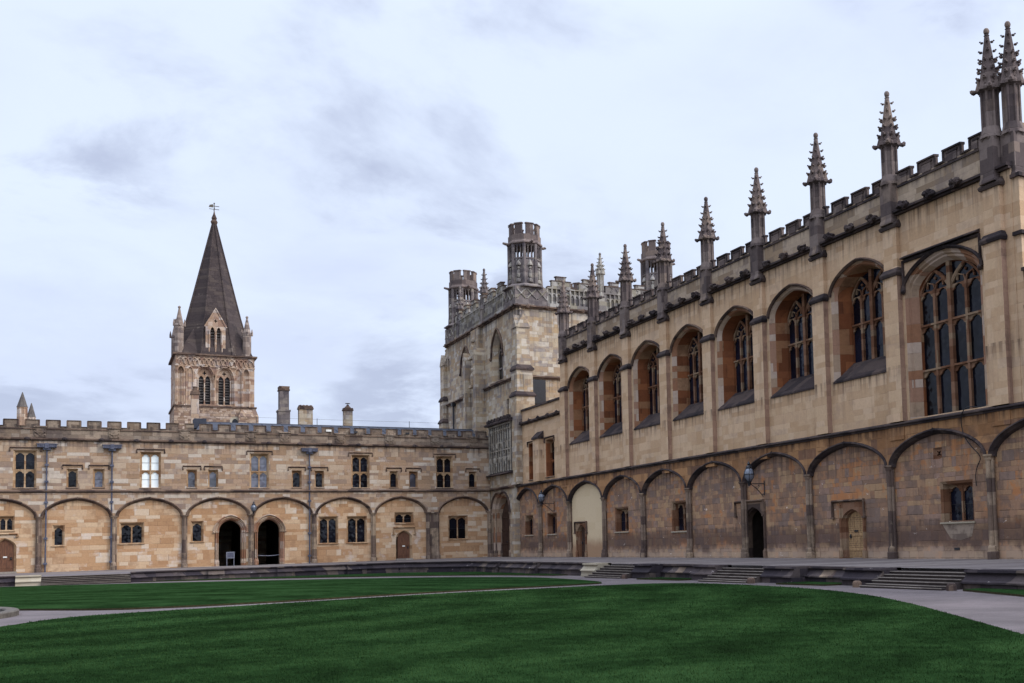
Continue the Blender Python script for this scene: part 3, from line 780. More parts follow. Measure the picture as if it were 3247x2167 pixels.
def wall_run(name, label, pts, blocks=(), inserts=(), group='stretches of terrace wall'):
    """low battered terrace wall swept along pts (outer side on the right hand); part coping and plinth"""
    par = thing(name, label, 'terrace wall', (pts[0][0], pts[0][1], gz(*pts[0])), group)

    def run(mb, pts, grow, rows, m=0, lower=-1.2):
        n = len(pts); R_ = []
        for i, p in enumerate(pts):
            a = Vector(pts[max(i - 1, 0)]); b = Vector(pts[min(i + 1, n - 1)]); c = Vector(p)
            d1 = (c - a).normalized() if i > 0 else (b - c).normalized(); d2 = (b - c).normalized() if i < n - 1 else d1
            n1 = Vector((-d1.y, d1.x)); n2 = Vector((-d2.y, d2.x)); nn = (n1 + n2).normalized(); k = 1 / max(.4, nn.dot(n1))
            R_.append([(c.x + nn.x * k * (o - (grow if o < 0 else 0)), c.y + nn.y * k * (o - (grow if o < 0 else 0)), z) for z, o in rows])
        k = len(rows); mb.add([q for r in R_ for q in r], [(i * k + j, i * k + j + 1, (i + 1) * k + j + 1, (i + 1) * k + j) for i in range(n - 1) for j in range(k - 1)] + [tuple(range(k)), tuple((n - 1) * k + j for j in range(k))], m)
    cop = [(-.3, .06), (-.092, .06), (-.092, -.10), (-.16, -.115), (-.175, -.05), (-.215, -.03), (-.3, -.03)]
    bod = [(-.2, .06), (-.21, -.04), (-.25, -.06), (-.36, -.15), (-.40, -.225), (-.45, -.24), (-.465, -.2), (-.465, .06)]
    pli = [(-.45, .06), (-.452, -.17), (-.62, -.175), (-.64, -.2), (-1.3, -.2), (-1.3, .06)]
    for nm, rows, mt in (('coping', cop, 'sooty'), ('battered_face', bod, 'terrace_wall'), ('plinth', pli, 'terrace_wall')):
        mb = MB(); run(mb, pts, 0, rows); mb.build(nm, mt, par)
    for (a, b, fresh, *gr) in blocks:                       # projecting piers along the run
        d = (Vector(b) - Vector(a)).normalized(); mb = MB()
        rows = [(z - (.004 if z > -.3 else 0) * 0 + .004, o) for z, o in cop[:-1]] + bod[1:6] + pli[1:5]
        rows = [(-1.3, .05), (-.088, .05)] + [(z, o) for z, o in [(-.088, -.1), (-.16, -.115), (-.175, -.05), (-.215, -.03), (-.25, -.06), (-.36, -.15), (-.40, -.225), (-.45, -.24), (-.465, -.17), (-.62, -.175), (-.64, -.2), (-1.3, -.2)]]
        run(mb, [a, b], gr[0] if gr else .22, rows); mb.build('wall_pier', 'fresh' if fresh else 'terrace_wall', par)
    for (a, b) in inserts:
        mb = MB(); run(mb, [a, b], .006, [(-.2, .05), (-.21, -.04), (-.25, -.06), (-.36, -.15), (-.40, -.225), (-.44, -.235), (-.44, .05)]); mb.build('new_stone', 'shaft', par)
    return par


wall_run('terrace_wall', 'long dark terrace wall below the pale range, running into the corner', [(-23.6, EY), (-8., EY), (EX, -9.6), (EX, -29.2)],
         [((-23.6, EY), (-22.3, EY), 0, .6), ((-19.5, EY), (-18.6, EY), 0), ((-15.6, EY), (-14.7, EY), 0), ((-11.4, EY), (-10.2, EY), 0), ((EX, -12.5), (EX, -14.3), 0), ((EX, -19), (EX, -20.6), 0), ((EX, -27.6), (EX, -29.2), 1, .6)])
wall_run('terrace_wall', 'dark terrace wall at the left edge ending in a pale pier by the steps', [(-42, EY), (-28.0, EY)], [((-29.2, EY), (-28.0, EY), 1, .6), ((-33, EY), (-32, EY), 0)])
wall_run('terrace_wall', 'short sooty terrace wall between the far and middle flights of steps', [(EX, -33.0), (EX, -39.8)], [((EX, -33.0), (EX, -34.6), 0, .6), ((EX, -38.2), (EX, -39.8), 0, .6)], [((EX, -35.9), (EX, -36.5))])
wall_run('terrace_wall', 'sooty terrace wall with pale patches left of the nearest steps', [(EX, -43.1), (EX, -49.4)], [((EX, -43.1), (EX, -44.9), 0, .62), ((EX, -47.6), (EX, -49.4), 0, .62)], [((EX, -45.7), (EX, -46.4))])
wall_run('terrace_wall', 'sooty terrace wall at the right edge beyond the nearest steps', [(EX, -52.8), (EX, -62.)], [((EX, -52.8), (EX, -55.6), 0, .62)], [((EX, -56.6), (EX, -57.5))])


def patch(mb, pts, o=.004):
    mb.add(pts, [tuple(range(len(pts)))])


def steps(label, org, ux, out, n, length, run_, top):
    """flight projecting out from the terrace edge; org = left end at the edge"""
    par = thing('stone_steps', label, 'steps', org, 'flights of steps up to the terrace')
    ux = Vector((*ux, 0)); ov = Vector((*out, 0)); bot = gz(org[0] + ov.x * 1.2, org[1] + ov.y * 1.2); h = (top - bot) / n
    def pt(a, b, z): q = Vector((org[0], org[1], 0)) + ux * a + ov * b; return (q.x, q.y, z)
    for k in range(n):
        z1 = top - h * k - (h if k else h) * 0 - h; z1 = top - h * (k + 1) + h * (0 if k == 0 else 0)
        z1 = top - h * (k + 1) if k < n - 1 else bot + .035
        mb = MB(); f0, f1 = -.4, .15 + run_ * (k + 1)
        def bx(b0, b1, za, zb, m):
            vs = [pt(a, b, z) for z in (za, zb) for b in (b0, b1) for a in (0.0 + .002 * k, length - .002 * k)]
            mb.add(vs, [(0, 2, 3, 1), (4, 5, 7, 6), (0, 1, 5, 4), (2, 6, 7, 3), (0, 4, 6, 2), (1, 3, 7, 5)], m)
        bx(f0, f1 - .03, -1.3 + .003 * k, z1 - .035, 0); bx(f0 + .01, f1 - .03, z1 - .035, z1 - .003, 0); bx(f1 - .03, f1 - .004, z1 - .036, z1 - .016, 0); bx(f1 - .03, f1, z1 - .017, z1, 1)
        mb.build('step', ['step', 'nosing'], par)
    return par


steps('dark flight of steps at the far left below the drainpipes', (-28.0, EY, -.6), (1, 0), (0, -1), 6, 4.4, .225, -.1)
steps('farthest flight of steps below the hall, beside a pale pier', (EX, -33.0, -.6), (0, 1), (-1, 0), 6, 3.8, .2, -.1)
steps('middle flight of steps leading to the dark hall doorway', (EX, -43.1, -.6), (0, 1), (-1, 0), 6, 3.3, .215, -.1)
steps('nearest flight of steps with pale nosings at the right', (EX, -52.8, -.6), (0, 1), (-1, 0), 6, 3.4, .235, -.1)


def kerb(x, y, label):
    z = gz(x, y); mb = MB(); mb.ngon(x, y, [(.14, z - .1), (.135, z + .1), (.12, z + .15), (.07, z + .18), (.0, z + .185)], 8, 0, .3)
    tag(mb.build('kerb_stone', 'sooty_brown'), label, 'kerb stone', 'round stones guarding the foot of the steps')


kerb(-6.1, -53.1, 'squat pale stone at the right foot of the nearest steps')
kerb(-6.05, -49.15, 'squat pale stone at the left foot of the nearest steps')
kerb(-6.0, -43.35, 'small round stone at the right foot of the middle steps')
kerb(-5.9, -33.3, 'small round stone at the right foot of the far steps')
# ------------------------------------------------------------------ the long pale range facing the camera
er = thing('college_range', 'long two-storey battlemented range of pale stone with blind arches and drainpipes', 'building', (-16, 0, 0))
H = []
for n, (u0, u1, gl, lb) in enumerate([(-29.55, -28.61, 'glass', None), (-22.91, -21.98, 'blind', 'four-light window with bright white blinds'), (-16.57, -15.62, 'glass_pale', None), (-10.12, -9.14, 'glass', None), (-4.27, -3.29, 'glass', None)]):
    wall_window(EF, er, H, u0, u1, 5.06, 7.17, 2, 2, lb, gl, hood=(u0 - .33, u1 + .36, 7.47), splay=.12)
for u0, u1, gl in [(-26.85, -26.45, 'glass'), (-25.46, -25.05, 'glass_pale'), (-20.3, -19.91, 'glass_pale'), (-19.06, -18.66, 'glass_pale'), (-13.99, -13.56, 'glass'), (-12.54, -12.12, 'glass'), (-7.56, -7.17, 'glass'), (-6.21, -5.79, 'glass_pale'), (-1.91, -1.52, 'glass')]:
    wall_window(EF, er, H, u0, u1, 5.09, 6.09, 1, 1, None, gl, hood=(u0 - .35, u1 + .37, 6.44), splay=.1, rise=.13)
gw = [(-30.26, -29.67, 2.56, 3.26, 2, 'glass'), (-27.52, -27.13, 1.6, 2.66, 1, 'glass'), (-23.99, -22.89, 1.63, 2.76, 2, 'glass'), (-20.02, -19.53, 1.64, 2.78, 1, 'glass'), (-12.27, -11.24, 1.32, 2.97, 2, 'glass'), (-10.44, -9.33, 1.32, 2.96, 2, 'glass'), (-7.22, -6.14, 2.6, 3.2, 2, 'glass'), (-3.41, -2.24, 1.4, 2.91, 2, 'glass')]
for u0, u1, z0, z1, nl, gl in gw:
    w = wall_window(EF, er, H, u0, u1, z0, z1, nl, 1, None, gl, hood=None, splay=.13, sill='frame')
    if (u0, u1) in ((-12.27, -11.24), (-10.44, -9.33)):
        c = MB()
        for a, b in ((u0 + .0, u0 + .1), (u1 - .1, u1 - .0)): extr(c, EF, [(a, z1), (b, z1), (b - .03 if b < u1 else b, z0), (a if a == u0 else a + .03, z0)], -.30, -.25)
        c.build_each('curtain', 'curtain', w)
DR = [(.30, .0), (.25, -.05), (.17, -.05), (.13, -.14), (.06, -.16), (.0, -.42)]
for uc, lb in ((-17.82, 'archway with a notice stand in it'), (-15.47, 'archway closed by a rope')):
    dw = doorway(EF, er, H, uc, .64, 2.25, .68, DR, 'mould', name='archway', p=.86); dw['label'] = lb
    h = MB(); sweep(h, EF, arch(uc, .98, 2.2, 1.06, 18, .86), [(.05, -.01), (.055, .07), (.0, .1), (-.05, .04), (-.05, -.01)])
    for s in (-1, 1): h.blob(EF.p(uc + s * .98, 2.17, .05), .08, .08, .08, s + 4)
    h.build('hood_mould', 'mould', dw)
    sh = MB()
    for s in (-1, 1):
        for e, d in ((.21, -.04), (.1, -.13)):
            q = EF.p(uc + s * (.64 + e), 0, d); sh.ngon(q[0], q[1], [(.1, 0), (.1, .28), (.07, .36), (.045, .4), (.045, 2.1), (.075, 2.16), (.085, 2.27)], 8)
    sh.build_each('jamb_shaft', 'mould', dw)
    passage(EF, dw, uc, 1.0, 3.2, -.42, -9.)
rp = MB(); rp.tube([EF.p(-16.1 + .13 * k, .62 - .05 * math.sin(PI * k / 10), -.4) for k in range(11)], .018, 6); rp.build('rope', 'curtain', er)
# doors of the range
for uc, hw, zs, ri, hz, mt in ((-29.99, .40, 1.55, .42, None, 'oak'), (-6.68, .40, 1.6, .36, 2.25, 'oak')):
    dw = doorway(EF, er, H, uc, hw, zs, ri, [(.16, 0), (.12, -.05), (.07, -.06), (.0, -.2), (.0, -.3)], 'frame', z0=.1, p=.62)
    door_leaf(EF, dw, uc, hw + .02, zs, ri, -.16, mt, 4, .1, plate=(-.1, .1, .92, 1.0, 'white'))
    s_ = MB(); fbox(s_, EF, uc - hw - .2, uc + hw + .2, -.02, .1, -.3, .14); s_.build('door_step', 'nosing', dw)
    if hz: h = MB(); label_mould(h, EF, uc - .72, uc + .74, hz, .42); h.build('hood_mould', 'frame', dw)
    else: h = MB(); label_mould(h, EF, uc - .6, uc + .6, 2.3, .1); h.build('hood_mould', 'frame', dw)
CX = [-28.32 + 3.909 * k for k in range(-3, 6)]
cols = [(c, c) for c in CX] + [(-5.0, -4.38), (-.52, -.45)]
cols[8] = (-8.8, -8.8)
mb = MB(); face(mb, EF, rect(-41, 0.0, 0, 7.97), H); mb.build('wall', 'east_arch', er)
up = MB(); hs = [h for h in H if min(z for _, z in h) > 4.95]
arcade(EF, er, cols, 3.25, [4.40] * 10, 4.80, 'east', 'sooty_brown', .13, .12, .86)
extr(up, EF, rect(-41, -.0, 4.8, 7.97), .0, .03, 0, hs); up.build('upper_wall', 'east', er)
for c in cols:
    for u in sorted({c[0], c[1]}):
        if -34 < u < -.5: column(EF, er, u, 3.27)
mb = MB(); extr(mb, EF, rect(-5.0, -4.38, 0, 3.2), 0, .06); mb.build_each('pilaster', 'shaft', er)
# string course, cornice and battlements
mb = MB(); fbox(mb, EF, -41, -.3, 4.79, 4.93, 0, .23, 0, .09); fbox(mb, EF, -41, -.3, 4.73, 4.80, 0, .17); mb.build('string_course', 'sooty_brown', er)
mb = MB(); fbox(mb, EF, -41, -.3, 7.93, 8.07, -.1, .18, 0, .05); fbox(mb, EF, -41, -.3, 7.87, 7.94, 0, .10); mb.build('cornice', 'sooty_brown', er)
bo = MB()
for k in range(20):
    u = -30.0 + 1.95 * (k * .985) - .9
    if k % 1 == 0 and u < -.8: fbox(bo, EF, u - .14, u + .14, 7.9, 8.03, .1, .23) if 0 else bo.blob(EF.p(u, 7.97, .16), .16, .1, .11, k)
bo.build_each('carved_boss', 'sooty', er)
for i in range(2):
    mb = MB(); merlons(mb, EF, -41 if i == 0 else -20.0, -20.0 if i == 0 else -.2, 8.05, 8.79, 9.17, .70, .375, -.34, .0, start=.078 - .0 if i == 0 else .36, cop=.06, panel=False)
    mb.build('parapet', ['parapet_e', 'sooty_brown'], er)
sh = MB()
for u in (-28.35, -26.3 + .0, -24.45, -22.5, -20.5, -18.5, -16.55, -14.4, -12.7, -10.6, -8.85, -6.75, -4.75, -2.55):
    if int(abs(u) * 10) % 4 != 1 or True:
        pass
for u in (-28.33, -24.45, -20.52, -16.6, -14.52, -10.98, -7.65, -4.45, -1.6):
    fbox(sh, EF, u - .3, u + .3, 8.1, 8.72, .0, .05); fbox(sh, EF, u - .36, u + .36, 8.66, 8.76, .0, .11, 0, .04)
    extr(sh, EF, [(u - .2, 8.6), (u + .2, 8.6), (u + .2, 8.35), (u, 8.16), (u - .2, 8.35)], .05, .09)
    for a in (-1, 1):
        for b in (-1, 0, 1): sh.blob(EF.p(u + a * .24, 8.38 + b * .18, .06), .05, .04, .05, a + b, sub=1)
    for b in (0, 1, 2): fbox(sh, EF, u - .12 + .03 * b, u + .12 - .03 * b, 8.28 + .1 * b, 8.32 + .1 * b, .08, .11)
sh.build_each('carved_shield', 'parapet_e', er)
# roof: lead flats behind the battlements, a low slope on the right-hand part
mb = MB(); mb.add([(-41, -.3 + .6, 8.5), (-19.6, .3, 8.5), (-19.6, 9, 8.5), (-41, 9, 8.5)], [(0, 1, 2, 3)]); mb.build('lead_flat', 'lead', er)
mb = MB(); A = [(-19.9, .4, 8.7), (-.1, .4, 8.7), (-.1, 4.4, 9.76), (-19.2, 4.4, 9.76), (-19.2, 9, 8.7), (-.1, 9, 8.7)]
mb.add(A, [(0, 1, 2, 3), (3, 2, 5, 4), (0, 3, 4)])
for k in range(29): x = -19.4 + k * .66; mb.tube([(x + .02, .42, 8.72), (x + .02, 4.38, 9.77)], .016, 5)
mb.tube([(-19.3, 4.4, 9.76), (-.1, 4.4, 9.76)], .03, 6)
mb.box(-19.75, -19.0, 3.2, 4.4, 9.2, 9.86)
mb.build('roof', 'lead', er)
mb = MB(); mb.box(-41, -.1, 8.9, 9.2, 0, 8.6); mb.box(-41, -.1, .5, 8.9, 4.6, 4.7); mb.build('back_wall', 'east', er)
wp = MB()
for x in (-15.66, -11.58, -4.94): wp.tube([(x, 5, 9.7), (x, 5, 10.32)], .02, 5)
wp.tube([(-19, 5, 10.27), (-11.58, 5, 10.25), (-4.94, 5, 10.26), (-.6, 5, 10.24)], .007, 4); wp.build('safety_wire', 'iron', er)
vt = MB(); fbox(vt, EF, -11.9, -11.55, 8.84, 8.98, .04, .1); vt.build('white_vent', 'white', er)
for u in (-9.95, -6.4): vt = MB(); fbox(vt, EF, u - .13, u + .13, 8.8, 8.92, .04, .09); vt.build('dark_vent', 'iron', er)
for u, z in ((-27.97, 7.5), (-24.55, 7.5), (-12.98, 7.5)): drainpipe(EF, er, u, z, 0.0)

# ------------------------------------------------------------------ the hall
hall = thing('great_hall', 'tall buttressed hall with deep arched windows, battlements and crocketed pinnacles', 'building', (0, -32, 0))
HL = []
NE = [-13.74 - 4.44 * k for k in range(8)] + [-49.86]                # camera-side edge of each buttress
for u0, u1, z0, z1, nl, gl in [(-7.30, -6.10, 1.50, 2.66, 2, 'glass_blue'), (-11.42, -10.16, 1.50, 2.66, 2, 'glass_blue'), (-21.7, -20.32, 1.46, 2.62, 2, 'glass_blue'), (-28.36, -26.98, 1.36, 2.68, 2, 'glass_blue'), (-47.75, -46.5, 1.30, 2.5, 2, 'glass_blue')]:
    wall_window(HF, hall, HL, u0, u1, z0, z1, nl, 1, None, gl, 'frame_red', hood=None, splay=.16, depth=.26, sill='fresh', rise=.22)
# little quatrefoil opening
HL.append(rect(-46.5, -46.06, 3.46, 3.86)); q = MB(); o = rect(-46.5, -46.06, 3.46, 3.86); i_ = rect(-46.43, -46.13, 3.52, 3.80)
band(q, HF, o, 0, i_, -.07)
c4 = [(-46.28 + (.09 + .035 * math.cos(4 * a)) * math.cos(a + PI / 4), 3.66 + (.09 + .035 * math.cos(4 * a)) * math.sin(a + PI / 4)) for a in [2 * PI * k / 32 for k in range(32)]]
face(q, HF, i_, [c4], -.07); band(q, HF, c4, -.07, c4, -.2); w = q.build('quatrefoil_window', 'frame_red', hall)
g = MB(); face(g, HF, rect(-46.45, -46.1, 3.5, 3.82), (), -.16); g.build('glass', 'glass_blue', w)
for uc, hw, zs, ri, hu0, hu1, hz, mt, lb in ((-15.5, .48, 1.45, .40, -16.35, -14.5, 2.12, 'dark_oak', 'narrow door in the limewashed bay'), (-34.45, .70, 1.55, .62, -35.35, -32.95, 2.55, None, 'open dark doorway'), (-41.45, .52, 1.40, .42, -42.25, -40.2, 2.26, 'pale_oak', 'studded pale oak door')):
    dw = doorway(HF, hall, HL, uc, hw, zs, ri, [(.14, .0), (.1, -.07), (.05, -.08), (.0, -.28), (.0, -.36)], 'frame_red' if mt else 'sooty_brown', p=.8)
    sr = MB(); ar = opening(arch(uc, hw + .14, zs, ri + .084, 18, .8), 0.0)
    a0, a1 = (hu0 + .18, hu1 - .18)
    extr(sr, HF, [(a0, 0), (a0, hz - .12), (a1, hz - .12), (a1, 0), ar[-2], ] + ar[:-2][::-1] + [ar[-1]], .0, .05) if False else None
    extr(sr, HF, [(uc - hw - .14, zs)] + [(uc - hw - .14, hz - .1), (uc + hw + .14, hz - .1), (uc + hw + .14, zs)] + arch(uc, hw + .14, zs, ri + .084, 18, .8)[::-1][1:-1], 0, .04)
    for s in (-1, 1):
        a = uc + s * (hw + .14); b = uc + s * (hw + .27); fbox(sr, HF, min(a, b), max(a, b), 0, hz - .1, 0, .04); qq = HF.p(uc + s * (hw + .2), 0, .05); sr.ngon(qq[0], qq[1], [(.1, 0), (.1, .3), (.05, .4), (.05, hz - .15)], 8)
    sr.build('square_surround', 'frame_red' if mt else 'sooty_brown', dw)
    h = MB(); label_mould(h, HF, hu0 + .05, hu1 - .05, hz - .03, .62); h.build('hood_mould', 'sooty_brown', dw)
    dw['label'] = lb
    if mt: door_leaf(HF, dw, uc, hw + .02, zs, ri, -.2, mt, 4 if mt != 'pale_oak' else 3, .02, studs=mt == 'pale_oak', plate=(-.06, .16, 1.02, 1.09, 'iron'), p=.8)
    else: passage(HF, dw, uc, 1.0, 2.5, -.36, -6.0)
hcols = [-4.15, -9.03, -13.87, -18.96, -23.86, -28.81, -33.85, -38.8, -43.86, -48.8, -53.7, -58.6]
mb = MB(); face(mb, HF, rect(-64, -4.95, 0, 4.86), HL); mb.build('ground_storey_wall', 'hall_low', hall)
hc = [(c, c) for c in hcols[1:]][::-1] + [(-4.5, -4.5)]
arcade(HF, hall, hc, 3.35, [4.47] * 4 + [4.50] * 5 + [4.55, 4.62], 4.84, 'spandrel', 'sooty', .17, .10, .86)
for c in hcols[1:]: column(HF, hall, c, 3.38)
wp = MB(); ar = arch(-16.41, 2.36, 3.35, 1.08, 18, .86); face(wp, HF, [(-18.75, .0)] + [(-18.75, 3.3)] + ar[1:-1] + [(-14.1, 3.3), (-14.1, 0.0)], [opening(arch(-15.5, .7, 1.9, .24, 8), .004)], .006); wp.build('limewashed_panel', 'pale_render', hall)
# pale repair below the right-hand window
rpn = MB(); extr(rpn, HF, [(-46.35, 1.2), (-47.9, 1.2), (-47.75, .75), (-47.2, .62), (-46.75, .7)], .0, .006); rpn.build('lime_repair', 'lime_patch', hall)
vt = MB(); fbox(vt, HF, -47.15, -46.9, .30, .38, -.02, .012); vt.build('air_vent', 'iron', hall)
# upper wall with its windows
HU = []
for k in range(8):
    n0, n1 = NE[k], NE[k + 1]
    if k < 7:
        u1, u0 = n0 - .22, n1 + .80; uc = (u0 + u1) / 2; hw = (u1 - u0) / 2
        def O(h, zs, ri, z0, p=.8): return opening(arch(uc, h, zs, ri, 20, p), z0)
        r0 = O(hw, 10.45, 1.0, 6.92); HU.append(r0)
        iw = hw - .47
        mb = MB(); r1 = O(hw - .1, 10.43, .96, 6.95); r2 = O(hw - .14, 10.43, .92, 6.97); r3 = O(hw - .24, 10.42, .88, 7.02)
        def bandu(a, da, b, db, m): band(mb, HF, a[:-1] + [a[-1]], da, b[:-1] + [b[-1]], db, m, False)
        # order: arch points ..., bottom right, bottom left -> close the left jamb by hand
        def jamb(a, da, b, db, m): band(mb, HF, [a[-1]] + a[:-1], da, [b[-1]] + b[:-1], db, m, False)
        r4 = O(iw + .02, 10.38, .86, 7.60); r5 = O(iw, 10.38, .84, 7.68)
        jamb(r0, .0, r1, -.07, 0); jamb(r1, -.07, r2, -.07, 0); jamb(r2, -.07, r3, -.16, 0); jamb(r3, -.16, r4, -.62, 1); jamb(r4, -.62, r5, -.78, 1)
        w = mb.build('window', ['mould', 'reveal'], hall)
        s_ = MB(); s_.add([HF.p(u0 - .02, 6.90, .05), HF.p(u1 + .02, 6.90, .05), HF.p(u1 - .05, 6.98, .05), HF.p(u0 + .05, 6.98, .05), HF.p(uc + iw + .05, 7.7, -.66), HF.p(uc - iw - .05, 7.7, -.66), HF.p(uc - iw - .05, 6.9, -.66), HF.p(uc + iw + .05, 6.9, -.66)], [(0, 1, 2, 3), (3, 2, 4, 5), (0, 3, 5, 6), (1, 2, 4, 7), (0, 1, 7, 6)])
        s_.build('sloping_sill', 'sooty', w)
        h = MB(); sweep(h, HF, arch(uc, hw + .03, 10.42, 1.08, 20, .8), [(.06, -.01), (.07, .07), (.02, .12), (-.05, .05), (-.05, -.01)]); h.build('hood_mould', 'sooty_brown', w)
        z0, zs, ri, dd, tr = 7.68, 10.38, .84, -.70, [9.2]
    else:
        u1, u0 = n0 - .14, n1 + 1.1; uc = (u0 + u1) / 2; hw = (u1 - u0) / 2; iw = hw - .40
        def O(h, zs, ri, z0, p=.8): return opening(arch(uc, h, zs, ri, 22, p), z0)
        r0 = O(hw, 9.75, 1.0, 5.02); HU.append(r0); mb = MB()
        def jamb(a, da, b, db, m): band(mb, HF, [a[-1]] + a[:-1], da, [b[-1]] + b[:-1], db, m, False)
        R5 = [(hw, 0, 0), (hw - .08, -.06, 0), (hw - .13, -.06, 0), (hw - .17, -.14, 0), (hw - .23, -.14, 0), (iw, -.32, 0), (iw - .01, -.5, 1)]
        rr = [O(a, 9.75 - .03 * i, 1. - (hw - a) * .55, 5.02) for i, (a, d, m) in enumerate(R5)]
        for i in range(len(R5) - 1): jamb(rr[i], R5[i][1], rr[i + 1], R5[i + 1][1], R5[i + 1][2])
        w = mb.build('window', ['mould', 'reveal'], hall); w['label'] = 'large low window with four lights and two transoms'
        h = MB(); sweep(h, HF, arch(uc, hw + .05, 9.7, 1.10, 22, .8), [(.06, -.01), (.07, .08), (.02, .13), (-.05, .05), (-.05, -.01)])
        sweep(h, HF, [(u0 - .0, 9.7), (u0 + .0, 10.76), (u1 - .0, 10.76), (u1, 9.7)], [(.05, -.01), (.055, .07), (.01, .12), (-.05, .06), (-.05, -.01)])
        fbox(h, HF, u0, u1, 10.84, 10.98, 0, .2, 0, .1)
        for u in (u0, u1): h.blob(HF.p(u, 9.66, .08), .1, .1, .1, 4)
        h.build('hood_mould', 'sooty', w)
        z0, zs, ri, dd, tr = 5.02, 9.6, .82, -.40, [6.71, 8.33]
    # tracery
    t = MB(); nl = 4; mw = .11; inner = arch(uc, iw, zs, ri, 40, .78)

    def ztop(u): x = abs(u - uc) / iw; x = min(1, x); return zs + ri * (.78 * math.sqrt(max(0, 1 - x * x)) + .22 * (1 - x))
    lw = (2 * iw - mw * (nl - 1)) / nl
    for j in range(1, nl):
        a = uc - iw + j * lw + (j - 1) * mw; e = .03 if j == 2 else 0
        extr(t, HF, [(a - e, z0), (a - e, min(ztop(a), ztop(a + mw)) if j == 2 else zs - .05), (a + mw + e, min(ztop(a), ztop(a + mw)) if j == 2 else zs - .05), (a + mw + e, z0)], dd - .12 - e, dd + .06 + e)
    for zt in tr:
        fbox(t, HF, uc - iw, uc + iw, zt - .05, zt + .05, dd - .13, dd + .07, 0, .03)
        for j in range(nl):
            a = uc - iw + j * (lw + mw); head(t, HF, a, a + lw, zt - .32, cusped(a + lw / 2, lw / 2, zt - .32, .25, 12), zt - .05, dd - .09, dd + .01)
    zh = zs - .28
    for j in range(nl):
        a = uc - iw + j * (lw + mw); head(t, HF, a, a + lw, zh - .1, cusped(a + lw / 2, lw / 2, zh - .1, .30, 12), zh + .21, dd - .09, dd + .01)
    for s in (-1, 1):                       # two sub-arches, mouchettes and a central oculus
        cu = uc + s * iw / 2; sub = [(u, min(z, ztop(u) - .02)) for u, z in arch(cu, iw / 2 - .01, zh + .1, ri * .98, 16, .5)]
        sweep(t, HF, sub, [(.04, dd - .1), (.04, dd + .04), (-.04, dd + .04), (-.04, dd - .1)])
        for q in (-1, 1):
            c0 = cu + q * lw * .55; sweep(t, HF, [(cu, zh + .18), (cu + q * .08, zh + .42), (c0, zh + .52), (c0 + q * .04, zh + .3)], [(.025, dd - .08), (.025, dd + .02), (-.025, dd + .02), (-.025, dd - .08)])
        t.blob(HF.p(cu, zh + .62, dd - .02), .07, .05, .07, 2, sub=1)
        sweep(t, HF, [(uc + s * .05, zh + .2), (uc + s * iw * .28, zh + .62), (uc + s * iw * .52, min(ztop(uc + s * iw * .52) - .02, zh + .98))], [(.03, dd - .1), (.03, dd + .03), (-.03, dd + .03), (-.03, dd - .1)])
    t.build('tracery', 'frame_red', w)
    gl = MB(); face(gl, HF, opening(arch(uc, iw + .005, zs, ri, 20, .8), z0), (), dd - .05); gl.build('glass', 'glass_blue' if k < 7 else 'glass', w)
mb = MB(); face(mb, HF, rect(-50.2, -13.0, 4.86, 12.62), HU)
mb.add([(0, -13.0, 4.86), (9, -13.0, 4.86), (9, -13.0, 12.62), (0, -13.0, 12.62)], [(0, 1, 2, 3)])
mb.add([(0, -50.2, 4.0), (13, -50.2, 4.0), (13, -50.2, 12.62), (0, -50.2, 12.62)], [(0, 1, 2, 3)])
mb.build('upper_wall', 'hall', hall)
mb = MB(); fbox(mb, HF, -64, -4.9, 4.84, 4.98, 0, .31, 0, .1); fbox(mb, HF, -64, -4.9, 4.76, 4.85, .0, .23); mb.build('string_course', 'sooty', hall)
mb = MB(); fbox(mb, HF, -50.25, -12.95, 12.62, 12.82, -.1, .24, 0, .12); fbox(mb, HF, -50.25, -12.95, 12.54, 12.63, .0, .14); mb.build('cornice', 'sooty', hall)
for k in range(8):
    for j in range(3):
        u = NE[k] - .55 - j * 1.32; b = MB()
        b.blob(HF.p(u, 12.74, .24), .17, .24, .15, k * 3 + j, rough=.7, sub=3); b.blob(HF.p(u + .12, 12.79, .33), .08, .1, .09, k + j, rough=.6); b.blob(HF.p(u - .12, 12.7, .31), .08, .1, .08, k * 2 + j, rough=.6)
        b.build('carved_boss', 'sooty', hall)
for k in range(8):
    mb = MB(); merlons(mb, HF, NE[k + 1] + .78, NE[k], 12.8, 13.80, 14.18, .86, .41, -.12, .02, start=-.29, cop=.09, proud=.07, mface=2)
    mb.build('parapet', ['parapet_h', 'sooty', 'pinnacle'], hall)
mb = MB()
for (x0, x1, y0, y1) in ((.3, 12.6, -50.2, -49.9),): mb.box(x0, x1, y0, y1, 12.62, 13.8)
for k in range(9): mb.box(.5 + 1.3 * k, 1.35 + 1.3 * k, -50.22, -49.88, 13.8, 14.18)
mb.build('end_parapet', 'parapet_h', hall)
mb = MB(); mb.add([(.3, -50, 12.9), (.3, -13.2, 12.9), (6.5, -13.2, 15.2), (6.5, -50, 15.2), (12.7, -50, 12.9), (12.7, -13.2, 12.9)], [(0, 1, 2, 3), (3, 2, 5, 4), (0, 3, 4), (1, 2, 5)]); mb.build('roof', 'lead', hall)
mb = MB(); mb.box(12.7, 13, -50.2, -13, 0, 13); mb.build('far_wall', 'hall', hall)
